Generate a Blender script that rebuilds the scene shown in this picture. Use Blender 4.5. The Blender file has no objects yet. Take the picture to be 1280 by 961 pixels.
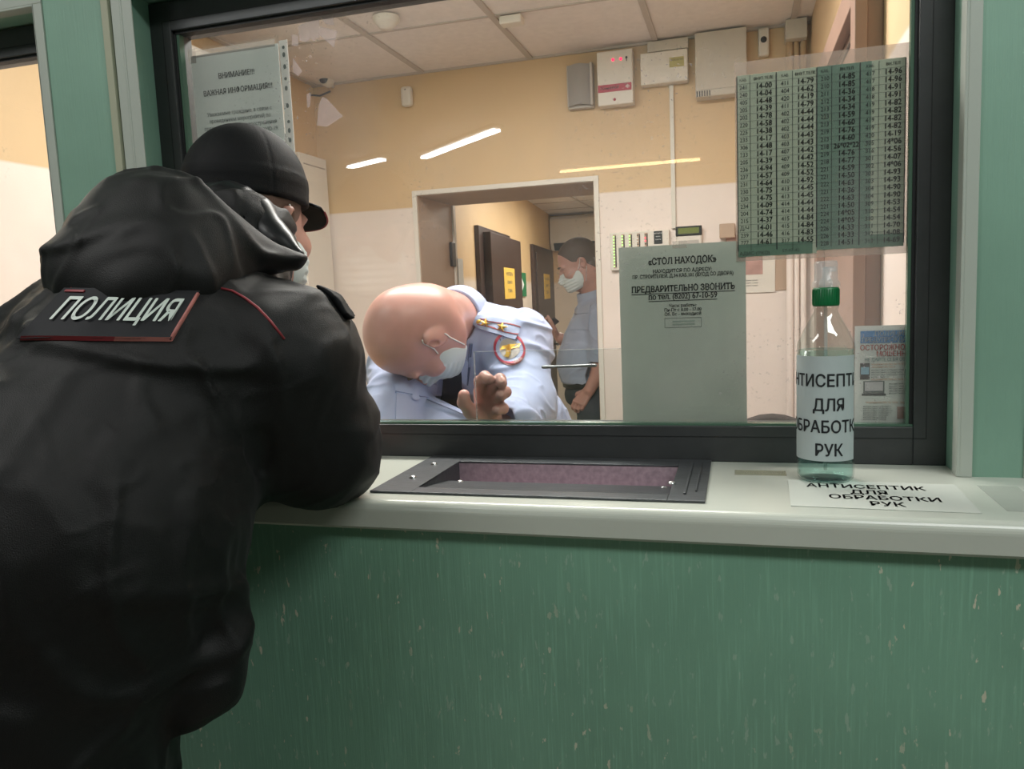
import bpy, math, random
import numpy as np
from mathutils import Vector, Matrix
from mathutils.bvhtree import BVHTree
random.seed(4); np.random.seed(4)
PI = math.pi
S = bpy.context.scene
COL = S.collection

# ------------------------------------------------------------ camera, light, exposure
CAM = np.array([0.0, -1.22, 1.55])
YAW, PITCH, ROLL, FPX = 0.2844662, 0.1132981, -0.0425359, 980.0
_f = np.array([-math.sin(YAW)*math.cos(PITCH), math.cos(YAW)*math.cos(PITCH), -math.sin(PITCH)])
_r = np.array([math.cos(YAW), math.sin(YAW), 0.0]); _u = np.cross(_r, _f)
CR = math.cos(ROLL)*_r + math.sin(ROLL)*_u
CU = -math.sin(ROLL)*_r + math.cos(ROLL)*_u
CF = _f
cam = bpy.data.objects.new('camera', bpy.data.cameras.new('camera')); COL.objects.link(cam)
cam.data.sensor_width = 36; cam.data.lens = FPX/1280*36; cam.data.clip_start = 0.02
cam.matrix_world = Matrix(((CR[0], CU[0], -CF[0], CAM[0]), (CR[1], CU[1], -CF[1], CAM[1]),
                           (CR[2], CU[2], -CF[2], CAM[2]), (0, 0, 0, 1)))
S.camera = cam
S.view_settings.view_transform = 'Standard'; S.view_settings.look = 'None'
S.view_settings.gamma = 1; S.view_settings.use_curve_mapping = False
S.view_settings.exposure = 0.0
w = bpy.data.worlds.new('world'); S.world = w; w.use_nodes = True
w.node_tree.nodes['Background'].inputs[0].default_value = (.8, .85, .9, 1)
w.node_tree.nodes['Background'].inputs[1].default_value = .05

def area(name, loc, sx, sy, energy, color, rot=(0, 0, 0)):
    l = bpy.data.lights.new(name, 'AREA'); l.shape = 'RECTANGLE'; l.size = sx; l.size_y = sy
    l.energy = energy; l.color = color
    o = bpy.data.objects.new(name, l); o.location = loc; o.rotation_euler = rot; COL.objects.link(o); return o
area('duty_room_lamp', (-.62, .62, 2.485), 1.2, .35, 40, (1, .95, .915))
area('duty_room_ceiling_fill', (-.62, .62, 2.36), 1.2, .35, 7, (1, .95, .915), (PI, 0, 0))  # added fill aimed upward to brighten the ceiling, not a separate fixture
area('corridor_lamp', (-1.0, 4.6, 2.36), .35, 2.2, 42, (1, .95, .88))
area('side_room_lamp', (-2.6, .9, 2.47), .5, .6, 30, (1, .94, .86))
area('hall_lamp', (.85, -1.10, 2.74), 1.2, .3, 23, (.97, 1.0, .98))
area('hall_lamp_far', (-1.5, -1.15, 2.74), 1.2, .3, 17, (1, 1.0, .97))

# ------------------------------------------------------------ materials
def lin(c):
    if isinstance(c, str):
        c = tuple(int(c[i:i+2], 16)/255 for i in (0, 2, 4))
    return tuple(x/12.92 if x <= .04045 else ((x+.055)/1.055)**2.4 for x in c) + (1,)
def new_mat(name):
    m = bpy.data.materials.new(name); m.use_nodes = True
    nt = m.node_tree; return m, nt, nt.nodes['Principled BSDF']
def mat(name, c, rough=.5, metal=0, spec=.5, var=0, vs=8, bump=0, bs=200, emit=0, sheen=0, sss=0, stretch=(1, 1, 1), coat=0):
    m, nt, b = new_mat(name); c = lin(c)
    b.inputs['Base Color'].default_value = c; b.inputs['Roughness'].default_value = rough
    b.inputs['Metallic'].default_value = metal; b.inputs['Specular IOR Level'].default_value = spec
    if sheen: b.inputs['Sheen Weight'].default_value = sheen; b.inputs['Sheen Roughness'].default_value = .5
    if coat: b.inputs['Coat Weight'].default_value = coat
    if sss:
        b.inputs['Subsurface Weight'].default_value = sss; b.inputs['Subsurface Radius'].default_value = (.012, .004, .002)
        b.inputs['Subsurface Scale'].default_value = 1
    if emit: b.inputs['Emission Color'].default_value = c; b.inputs['Emission Strength'].default_value = emit
    N = nt.nodes; L = nt.links
    if var or bump:
        tc = N.new('ShaderNodeTexCoord'); mp = N.new('ShaderNodeMapping'); mp.inputs['Scale'].default_value = stretch
        L.new(tc.outputs['Object'], mp.inputs[0])
    if var:
        n = N.new('ShaderNodeTexNoise'); n.inputs['Scale'].default_value = vs; n.inputs['Detail'].default_value = 5
        L.new(mp.outputs[0], n.inputs[0])
        r = N.new('ShaderNodeValToRGB'); r.color_ramp.elements[0].position = .3; r.color_ramp.elements[1].position = .7
        r.color_ramp.elements[0].color = tuple(x*(1-var) for x in c[:3])+(1,)
        r.color_ramp.elements[1].color = tuple(min(1, x*(1+var)) for x in c[:3])+(1,)
        L.new(n.outputs[0], r.inputs[0]); L.new(r.outputs[0], b.inputs['Base Color'])
    if bump:
        n2 = N.new('ShaderNodeTexNoise'); n2.inputs['Scale'].default_value = bs; n2.inputs['Detail'].default_value = 3
        L.new(mp.outputs[0], n2.inputs[0])
        bp = N.new('ShaderNodeBump'); bp.inputs['Strength'].default_value = bump; bp.inputs['Distance'].default_value = .002
        L.new(n2.outputs[0], bp.inputs['Height']); L.new(bp.outputs[0], b.inputs['Normal'])
    return m
def green_wall(name, base, chips):
    m, nt, b = new_mat(name); N = nt.nodes; L = nt.links
    tc = N.new('ShaderNodeTexCoord')
    def noise(scale, st, det=4, rough=.5):
        mp = N.new('ShaderNodeMapping'); mp.inputs['Scale'].default_value = st
        L.new(tc.outputs['Object'], mp.inputs[0])
        n = N.new('ShaderNodeTexNoise'); n.inputs['Scale'].default_value = scale; n.inputs['Detail'].default_value = det
        n.inputs['Roughness'].default_value = rough
        L.new(mp.outputs[0], n.inputs[0]); return n.outputs[0]
    def ramp(src, a, bb, ca=(0, 0, 0, 1), cb=(1, 1, 1, 1)):
        r = N.new('ShaderNodeValToRGB'); r.color_ramp.elements[0].position = a; r.color_ramp.elements[1].position = bb
        r.color_ramp.elements[0].color = ca; r.color_ramp.elements[1].color = cb
        L.new(src, r.inputs[0]); return r.outputs[0]
    def mix(fac, a, bcol):
        x = N.new('ShaderNodeMix'); x.data_type = 'RGBA'; L.new(fac, x.inputs[0])
        if isinstance(a, tuple): x.inputs[6].default_value = a
        else: L.new(a, x.inputs[6])
        if isinstance(bcol, tuple): x.inputs[7].default_value = bcol
        else: L.new(bcol, x.inputs[7])
        return x.outputs[2]
    c = lin(base); k = lambda s: tuple(min(1, v*s) for v in c[:3])+(1,)
    streak = noise(230, (1, 1, .035), 4, .6)
    blot = noise(3, (1, 1, 1))
    col = mix(ramp(blot, .35, .65), k(.88), k(1.1))
    if chips:
        col = mix(ramp(streak, .52, .74), col, k(1.3))
        ch = noise(58, (1.4, 1, .55), 3, .6)
        zone = noise(2.3, (1, 1, 1), 2)
        mul = N.new('ShaderNodeMath'); mul.operation = 'MULTIPLY'
        L.new(ramp(ch, .66, .672), mul.inputs[0]); L.new(ramp(zone, .42, .55), mul.inputs[1])
        col = mix(mul.outputs[0], col, lin('CBC9B4'))
        scr = noise(95, (1.0, 1, .30), 3, .6)
        mul2 = N.new('ShaderNodeMath'); mul2.operation = 'MULTIPLY'; mul2.inputs[1].default_value = .4
        L.new(ramp(scr, .63, .67), mul2.inputs[0])
        col = mix(mul2.outputs[0], col, lin('B4C6B6'))
    L.new(col, b.inputs['Base Color'])
    b.inputs['Roughness'].default_value = .38 if chips else .5
    bp = N.new('ShaderNodeBump'); bp.inputs['Strength'].default_value = .35; bp.inputs['Distance'].default_value = .0015
    L.new(streak, bp.inputs['Height']); L.new(bp.outputs[0], b.inputs['Normal'])
    return m
def two_tone(name, low, high, z, sm=.004):
    """painted wall: pale below the line at height z, ochre above it"""
    m, nt, b = new_mat(name); N = nt.nodes; L = nt.links
    tc = N.new('ShaderNodeTexCoord'); sp = N.new('ShaderNodeSeparateXYZ'); L.new(tc.outputs['Object'], sp.inputs[0])
    mr = N.new('ShaderNodeMapRange'); mr.inputs[1].default_value = z-sm; mr.inputs[2].default_value = z+sm
    L.new(sp.outputs[2], mr.inputs[0])
    n = N.new('ShaderNodeTexNoise'); n.inputs['Scale'].default_value = 2.2; n.inputs['Detail'].default_value = 5
    L.new(tc.outputs['Object'], n.inputs[0])
    x = N.new('ShaderNodeMix'); x.data_type = 'RGBA'; L.new(mr.outputs[0], x.inputs[0])
    x.inputs[6].default_value = lin(low); x.inputs[7].default_value = lin(high)
    y = N.new('ShaderNodeMix'); y.data_type = 'RGBA'; y.blend_type = 'MULTIPLY'; y.inputs[0].default_value = .35
    r = N.new('ShaderNodeValToRGB'); r.color_ramp.elements[0].color = (.78, .74, .68, 1); r.color_ramp.elements[0].position = .3
    r.color_ramp.elements[1].position = .6
    L.new(n.outputs[0], r.inputs[0]); L.new(x.outputs[2], y.inputs[6]); L.new(r.outputs[0], y.inputs[7])
    L.new(y.outputs[2], b.inputs['Base Color']); b.inputs['Roughness'].default_value = .55
    n2 = N.new('ShaderNodeTexNoise'); n2.inputs['Scale'].default_value = 120; L.new(tc.outputs['Object'], n2.inputs[0])
    bp = N.new('ShaderNodeBump'); bp.inputs['Strength'].default_value = .15; bp.inputs['Distance'].default_value = .002
    L.new(n2.outputs[0], bp.inputs['Height']); L.new(bp.outputs[0], b.inputs['Normal'])
    return m
def glass(name, tint=(1, 1, 1, 1), f0=.045, dirt_haze=0, rough=0.0):
    """clear pane: straight-through transmission plus Fresnel reflection, with dirt: smudges plus painted-in reflected haze"""
    m = bpy.data.materials.new(name); m.use_nodes = True; nt = m.node_tree; N = nt.nodes; L = nt.links
    N.remove(N['Principled BSDF']); out = N['Material Output']
    tr = N.new('ShaderNodeBsdfTransparent'); tr.inputs[0].default_value = tint
    gl = N.new('ShaderNodeBsdfGlossy'); gl.inputs['Roughness'].default_value = rough
    lw = N.new('ShaderNodeLayerWeight'); lw.inputs[0].default_value = .5
    pw = N.new('ShaderNodeMath'); pw.operation = 'POWER'; pw.inputs[1].default_value = 5
    L.new(lw.outputs['Facing'], pw.inputs[0])
    ma = N.new('ShaderNodeMath'); ma.operation = 'MULTIPLY_ADD'; ma.inputs[1].default_value = 1-f0; ma.inputs[2].default_value = f0
    L.new(pw.outputs[0], ma.inputs[0])
    mx = N.new('ShaderNodeMixShader'); L.new(ma.outputs[0], mx.inputs[0]); L.new(tr.outputs[0], mx.inputs[1]); L.new(gl.outputs[0], mx.inputs[2])
    res = mx.outputs[0]
    if dirt_haze:
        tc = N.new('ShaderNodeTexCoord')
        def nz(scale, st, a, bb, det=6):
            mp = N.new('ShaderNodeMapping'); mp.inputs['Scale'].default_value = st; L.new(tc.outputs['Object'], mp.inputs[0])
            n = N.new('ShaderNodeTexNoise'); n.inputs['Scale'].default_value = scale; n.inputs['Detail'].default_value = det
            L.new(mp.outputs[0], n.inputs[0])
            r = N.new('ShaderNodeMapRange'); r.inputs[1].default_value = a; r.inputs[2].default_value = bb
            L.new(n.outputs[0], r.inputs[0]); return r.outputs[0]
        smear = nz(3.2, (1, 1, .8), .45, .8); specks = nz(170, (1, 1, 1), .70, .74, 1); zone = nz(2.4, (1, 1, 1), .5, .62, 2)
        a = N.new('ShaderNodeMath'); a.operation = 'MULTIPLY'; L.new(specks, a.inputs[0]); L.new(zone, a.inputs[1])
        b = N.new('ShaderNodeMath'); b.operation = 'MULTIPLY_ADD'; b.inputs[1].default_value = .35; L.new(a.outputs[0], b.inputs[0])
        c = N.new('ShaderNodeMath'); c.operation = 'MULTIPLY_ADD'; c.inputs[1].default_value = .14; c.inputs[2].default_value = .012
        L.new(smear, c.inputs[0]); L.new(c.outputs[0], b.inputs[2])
        d = N.new('ShaderNodeMath'); d.operation = 'MULTIPLY'; d.inputs[1].default_value = dirt_haze; L.new(b.outputs[0], d.inputs[0])
        df = N.new('ShaderNodeBsdfDiffuse'); df.inputs[0].default_value = (.75, .68, .68, 1)  # pinkish diffuse: real smudges plus reflected haze painted onto the pane
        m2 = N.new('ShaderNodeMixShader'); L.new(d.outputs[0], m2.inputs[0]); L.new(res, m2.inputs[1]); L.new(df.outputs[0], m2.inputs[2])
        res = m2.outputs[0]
    L.new(res, out.inputs[0]); return m
def film(name, c, alpha, rough=.25):
    m, nt, b = new_mat(name); b.inputs['Base Color'].default_value = lin(c); b.inputs['Alpha'].default_value = alpha
    b.inputs['Roughness'].default_value = rough; return m
def paper(name, c, var=.04, trans=.0):
    return mat(name, c, .65, var=var, vs=14, spec=.25)

M = dict(
    green_lo=green_wall('green_paint_scratched', '78A28C', True), green_up=green_wall('green_paint', '7FA391', False),
    pvc=mat('white_pvc', 'C0C4BA', .3, var=.03, vs=5), trim=mat('trim_plastic', 'AEB5AC', .45), trim_c=mat('cream_trim', 'A8AA93', .5),
    frame=mat('grey_aluminium', '3F4142', .42, metal=.2, var=.08, vs=30, bump=.05), gasket=mat('gasket', '16181A', .6),
    edge=mat('glass_edge', '54705F', .25), metal=mat('tray_steel', '55585B', .42, metal=.55, var=.22, vs=40, stretch=(1, 6, 1), bump=.15, bs=90),
    tray_in=mat('tray_steel_pink_reflection', 'AC98A2', .4, metal=.2, var=.2, vs=120), screw=mat('screw_steel', 'B9BBBB', .3, metal=.9),  # tray_in: pink reflection on the back plate put into its base colour
    wall=two_tone('duty_room_paint', 'EADCD4', 'D7B992', 1.945), cwall=two_tone('corridor_paint', 'E8DACB', 'D9B98C', 1.66, .02),
    ceil=mat('ceiling_tile', 'E6DEDA', .8, var=.05, vs=40, bump=.3, bs=160), tbar=mat('ceiling_tbar', 'BCB2AA', .6), soot=mat('soot', '4A403A', .9),
    white=mat('white_plastic', 'DDD6CC', .4), white2=mat('white_metal', 'D8D3C9', .45), grey=mat('grey_plastic', 'B5ADA6', .5), beige=mat('beige_box', 'C7BFB3', .5, var=.04),
    brown=mat('brown_door_steel', '3E2C27', .4, var=.15, vs=4), brown_l=mat('brown_door', '8E7265', .4, var=.08, vs=4), jamb=mat('jamb_paint', 'B79E8A', .55, var=.06, vs=4),
    black=mat('black_plastic', '17171A', .45), lcd=mat('lcd', '6E7A3C', .3), red=mat('red_print', 'B0304A', .5), redled=mat('red_led', 'FF2050', .3, emit=2.5),
    greenled=mat('green_led', '9CFF7A', .3, emit=2.2), darkprint=mat('dark_print', '23262A', .6), ink=mat('ink', '1B1E22', .7), ink2=mat('ink_faded', '59605E', .7),
    yellow=mat('yellow_notice', 'E0B84C', .6, emit=0), exit=mat('exit_green', '0C7A4A', .5), whitep=mat('white_print', 'EEF2EE', .6),
    pap_g=paper('paper_greenish', 'B4B8AF'), pap_w=paper('paper_white', 'D6D7D4'), tab1=paper('table_paper', 'B4B9A8'), tab2=paper('table_paper_double', '748A7D'), tab3=paper('table_shaded_row', '64806F'),
    blue=mat('blue_print', '2C7BB8', .6), redp=mat('red_headline', 'C8322C', .6), teal=mat('teal_print', '7FA3A0', .6), orange=mat('orange_print', 'C9936B', .6),
    filmc=film('file_pocket_film', 'CDB9AE', .38), tape=film('tape', 'D8CFC6', .30), residue=film('tape_residue', 'D9CBCB', .26, .7),
    pocket=film('pocket_film', 'DDE2E2', .10, .12), acryl=glass('acrylic', (.93, .95, .95, 1), .05),
    pane=glass('window_glass', (.97, .985, .97, 1), .045, dirt_haze=1.0), pet=glass('bottle_plastic', (.93, .97, .96, 1), .06), liquid=glass('blue_gel', (.80, .96, .94, 1), .03),
    label=mat('bottle_label', 'B4BFC0', .5), capg=mat('green_cap', '0B6B3B', .4), clear=film('clear_cap', 'DDE2E2', .28, .12),
    skin=mat('skin', 'C5958B', .36, var=.13, vs=14, bump=.12, bs=420, sss=.12), skin2=mat('skin_dark', 'BD8E80', .45, var=.08, vs=10, sss=.1),
    shirt=mat('light_blue_shirt', 'ABB5D6', .75, bump=.2, bs=700, sheen=.1), shirt2=mat('grey_blue_shirt', '9FA8BC', .75, sheen=.1), shirt_d=mat('collar_band', '5E6987', .8),
    navy=mat('navy_cloth', '1C2233', .8), trous=mat('dark_trousers', '2D3138', .85), mask=mat('mask_cloth', 'D2DCDC', .8, bump=.2, bs=300), loop=mat('ear_loop', 'E2E2DE', .7),
    hair=mat('short_hair', '54453B', .8, bump=.5, bs=500), stubble=mat('shaved_hair', '6B5247', .7, bump=.4, bs=600),
    jacket=mat('black_jacket', '09090A', .55, bump=.35, bs=900, sheen=.03, spec=.32), lining=mat('satin_lining', '131417', .36, spec=.5), cap=mat('black_cap', '08090C', .7, bump=.25, bs=700, spec=.25),
    patchc=mat('patch_cloth', '0D0E15', .75), refl=mat('reflective_letter', 'C9D3CC', .5), piping=mat('red_piping', '8E3138', .55), pipl=mat('light_piping', 'B4706A', .5),
    gold=mat('gold', 'C9A24A', .3, metal=.8), epa=mat('epaulette_cloth', 'A3B0CF', .75), nail=mat('nail', 'D9A79A', .25), leather=mat('boot_leather', '0E0E0F', .4),
    floor=mat('floor_lino', '9A9084', .5, var=.1, vs=6), desk=mat('desk_laminate', 'B08A62', .4, var=.1, vs=5, stretch=(1, 12, 1)), fabric=mat('chair_fabric', '3B3432', .85),
    housing=mat('lamp_housing', 'E6E6E2', .5), tube=mat('lamp_tube', 'F4F8FF', .4, emit=52), tubew=mat('warm_lamp_tube', 'FFD9A0', .4, emit=13),
    steel=mat('brushed_steel', '8E9092', .3, metal=.9), photo=mat('calendar_photo', 'B59088', .6, var=.35, vs=12), brick=mat('pipe_paint', 'D8B98A', .4),
)

# ------------------------------------------------------------ object helpers
def tag(o, label, cat, group=None, kind=None):
    if label: o['label'] = label
    if cat: o['category'] = cat
    if group: o['group'] = group
    if kind: o['kind'] = kind
    return o
def thing(name, loc, label, cat, group=None):
    o = bpy.data.objects.new(name, None); o.location = loc; o.empty_display_size = .05; COL.objects.link(o)
    return tag(o, label, cat, group)
class MB:
    def __init__(s): s.v = []; s.f = []; s.m = []; s.mats = []; s.sm = []
    def mi(s, m):
        if m not in s.mats: s.mats.append(m)
        return s.mats.index(m)
    def add(s, vs, fs, m, smooth=False):
        b = len(s.v); k = s.mi(m)
        s.v += [tuple(float(c) for c in p) for p in vs]
        for f in fs: s.f.append(tuple(b+i for i in f)); s.m.append(k); s.sm.append(smooth)
        return s
    def box(s, x0, x1, y0, y1, z0, z1, m, T=None):
        vs = [(x, y, z) for x in (x0, x1) for y in (y0, y1) for z in (z0, z1)]
        if T is not None: vs = [T @ Vector(p) for p in vs]
        return s.add(vs, [(0, 1, 3, 2), (4, 6, 7, 5), (0, 4, 5, 1), (2, 3, 7, 6), (0, 2, 6, 4), (1, 5, 7, 3)], m)
    def quadgrid(s, P, m, smooth=True):          # P: (n,k,3)
        n, k = len(P), len(P[0])
        return s.add([p for row in P for p in row], [(i*k+j, i*k+j+1, (i+1)*k+j+1, (i+1)*k+j) for i in range(n-1) for j in range(k-1)], m, smooth)
    def lathe(s, prof, c, m, seg=40, axis='z', a0=0, a1=2*PI, T=None):
        full = abs(a1-a0-2*PI) < 1e-6; n = seg if full else seg+1
        vs = []
        for r, h in prof:
            for i in range(n):
                a = a0+(a1-a0)*i/seg
                p = (r*math.cos(a), r*math.sin(a), h)
                if axis == 'y': p = (p[0], h, p[1])
                if axis == 'x': p = (h, p[0], p[1])
                p = Vector(p)
                if T is not None: p = T @ p
                vs.append((p[0]+c[0], p[1]+c[1], p[2]+c[2]))
        fs = []
        for j in range(len(prof)-1):
            for i in range(seg):
                i2 = (i+1) % n if full else i+1
                fs.append((j*n+i, j*n+i2, (j+1)*n+i2, (j+1)*n+i))
        return s.add(vs, fs, m, True)
    def tube(s, pts, r, m, seg=8, caps=True):
        pts = [Vector(p) for p in pts]; rings = []
        for i, p in enumerate(pts):
            d = (pts[min(i+1, len(pts)-1)]-pts[max(i-1, 0)]).normalized()
            a = d.cross(Vector((0, 0, 1)));
            if a.length < .1: a = d.cross(Vector((1, 0, 0)))
            a.normalize(); b = d.cross(a); rr = r[i] if isinstance(r, (list, tuple)) else r
            rings.append([p+a*rr*math.cos(2*PI*k/seg)+b*rr*math.sin(2*PI*k/seg) for k in range(seg)])
        vs = [q for ring in rings for q in ring]
        fs = [(i*seg+k, i*seg+(k+1) % seg, (i+1)*seg+(k+1) % seg, (i+1)*seg+k) for i in range(len(pts)-1) for k in range(seg)]
        if caps: fs += [tuple(range(seg-1, -1, -1)), tuple((len(pts)-1)*seg+k for k in range(seg))]
        return s.add(vs, fs, m, True)
    def prism(s, poly, fn, m, t0, t1):           # poly in 2D, fn(u,v,t)->xyz
        n = len(poly); vs = [fn(u, v, t0) for u, v in poly]+[fn(u, v, t1) for u, v in poly]
        fs = [tuple(range(n)), tuple(range(2*n-1, n-1, -1))]+[(i, i+n, (i+1) % n+n, (i+1) % n) for i in range(n)]
        return s.add(vs, fs, m)
    def build(s, name, parent=None, label=None, bevel=0, origin=None):
        if origin is None and not name.startswith('wall_'):
            lo = [min(p[i] for p in s.v) for i in range(3)]; hi = [max(p[i] for p in s.v) for i in range(3)]
            origin = ((lo[0]+hi[0])/2, (lo[1]+hi[1])/2, lo[2])
        o0 = Vector(origin) if origin else Vector((0, 0, 0))
        me = bpy.data.meshes.new(name); me.from_pydata([tuple(Vector(p)-o0) for p in s.v], [], s.f)
        for m in s.mats: me.materials.append(m)
        me.polygons.foreach_set('material_index', s.m); me.polygons.foreach_set('use_smooth', s.sm); me.update()
        o = bpy.data.objects.new(name, me); COL.objects.link(o)
        if bevel:
            bv = o.modifiers.new('bevel', 'BEVEL'); bv.width = bevel; bv.segments = 2; bv.limit_method = 'ANGLE'
        o.location = o0
        return put(o, parent, label)
def put(o, parent, label=None):
    if parent is not None:
        loc = Vector(o.location); base = Vector((0, 0, 0)); q = parent
        while q is not None: base += Vector(q.location); q = q.parent
        o.parent = parent; o.location = loc-base
    if label: o['label'] = label
    return o
def struct(o): o['kind'] = 'structure'; return o

_tc = {}
def text2d(body, size, bold=0, align='CENTER', res=3, sx=1.0, shear=0, serif=False):
    key = (body, bold, align, res, shear, serif)
    if key not in _tc:
        c = bpy.data.curves.new('t', 'FONT'); c.body = body; c.size = 1; c.align_x = align; c.align_y = 'CENTER'
        c.resolution_u = res; c.shear = shear; c.fill_mode = 'FRONT'
        o = bpy.data.objects.new('t', c); COL.objects.link(o)
        dg = bpy.context.evaluated_depsgraph_get(); me = bpy.data.meshes.new_from_object(o.evaluated_get(dg))
        V = [tuple(v.co) for v in me.vertices]; Fc = [tuple(p.vertices) for p in me.polygons]
        if serif:                                 # small slabs on the stem ends, as in the notice's roman type
            use = {}
            for q in Fc:
                cyq = sum(V[i][1] for i in q)/len(q)
                for i, j in zip(q, q[1:]+q[:1]): use.setdefault((min(i, j), max(i, j)), []).append(cyq)
            for (i, j), cs in use.items():
                a, b = V[i], V[j]
                if len(cs) == 1 and abs(a[1]-b[1]) < .006 and .05 < abs(a[0]-b[0]) < .24:
                    x0, x1 = sorted((a[0], b[0])); up = 1 if cs[0] > a[1] else -1; n0 = len(V)
                    V += [(x0-.055, a[1], 0), (x1+.055, a[1], 0), (x1+.055, a[1]+up*.05, 0), (x0-.055, a[1]+up*.05, 0)]; Fc.append((n0, n0+1, n0+2, n0+3) if up > 0 else (n0+3, n0+2, n0+1, n0))
        if bold:                                  # heavier strokes: the same outline printed again, slightly displaced
            n0 = len(V); sh = ((-bold, 0), (bold, 0)) if res < 3 else ((-bold, 0), (bold, 0), (0, -bold*.6), (0, bold*.6))
            V = [(p[0]+dx, p[1]+dy, 0) for dx, dy in sh for p in V]
            Fc = [tuple(i+k*n0 for i in q) for k in range(len(sh)) for q in Fc]
        _tc[key] = (V, Fc)
        bpy.data.objects.remove(o); bpy.data.curves.remove(c); bpy.data.meshes.remove(me)
    v, f = _tc[key]
    return [(p[0]*size*sx, p[1]*size) for p in v], f
def text(mb, body, fn, m, size, **k):             # fn(u,v) -> xyz
    v, f = text2d(body, size, **k); mb.add([fn(*p) for p in v], f, m)
def rect(mb, fn, u0, u1, v0, v1, m): mb.add([fn(u0, v0), fn(u1, v0), fn(u1, v1), fn(u0, v1)], [(0, 1, 2, 3)], m)
def facing(x, y, z):                              # upright surface seen from the hall
    return lambda u, v: (x+u, y, z+v)

# ------------------------------------------------------------ signed-distance sculpting (bodies and clothes)
def A(*p): return np.array(p, dtype=np.float32)
def cone(p, a, b, ra, rb):
    a = A(*a); ab = A(*b)-a; q = p-a
    t = np.clip((q@ab)/max(1e-9, float(ab@ab)), 0, 1)
    return np.sqrt(((q-t[:, None]*ab)**2).sum(1))-(ra+(rb-ra)*t)
def ell(p, c, r, Rm=None):
    q = p-A(*c)
    if Rm is not None: q = q@Rm
    r = A(*r); k0 = np.sqrt(((q/r)**2).sum(1)); k1 = np.sqrt(((q/(r*r))**2).sum(1))+1e-9
    return k0*(k0-1)/k1
def rbox(p, c, h, rad, Rm=None):
    q = p-A(*c)
    if Rm is not None: q = q@Rm
    q = np.abs(q)-A(*h)+rad
    return np.sqrt((np.maximum(q, 0)**2).sum(1))+np.minimum(q.max(1), 0)-rad
def smin(a, b, k):
    h = np.maximum(k-np.abs(a-b), 0)/k; return np.minimum(a, b)-h*h*k*.25
def smax(a, b, k): return -smin(-a, -b, k)
def vnoise(p):
    i = np.floor(p).astype(np.int64); f = p-i; u = f*f*(3-2*f); out = 0
    def hsh(x, y, z):
        n = (x*374761393+y*668265263+z*2147483647) & 0xffffffff
        n = ((n ^ (n >> 13))*1274126177) & 0xffffffff
        return ((n ^ (n >> 16)) & 0xffff)/32767.5-1
    for dx in (0, 1):
        for dy in (0, 1):
            for dz in (0, 1):
                wgt = (u[:, 0] if dx else 1-u[:, 0])*(u[:, 1] if dy else 1-u[:, 1])*(u[:, 2] if dz else 1-u[:, 2])
                out = out+wgt*hsh(i[:, 0]+dx, i[:, 1]+dy, i[:, 2]+dz)
    return out
def folds(p, axis, along, f, amp, seed=0):
    """soft cloth creases: ridged noise, stretched along one direction"""
    ax = A(*axis); ax /= np.linalg.norm(ax)
    q = p+.03*np.stack([vnoise(p*7+seed), vnoise(p*7+seed+9), vnoise(p*7+seed+17)], 1)
    t = (q@ax)[:, None]*ax
    s = (q-t)*f+t*f*along
    n = vnoise(s+seed*3.1)
    return amp*(.35-np.exp(-(n/.20)**2))
def rotm(f, u):
    """columns: right, forward, up of a body part"""
    f = Vector(f).normalized(); u = Vector(u); r = f.cross(u).normalized(); u = r.cross(f)
    return np.array([[r[i], f[i], u[i]] for i in range(3)], dtype=np.float32)
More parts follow.
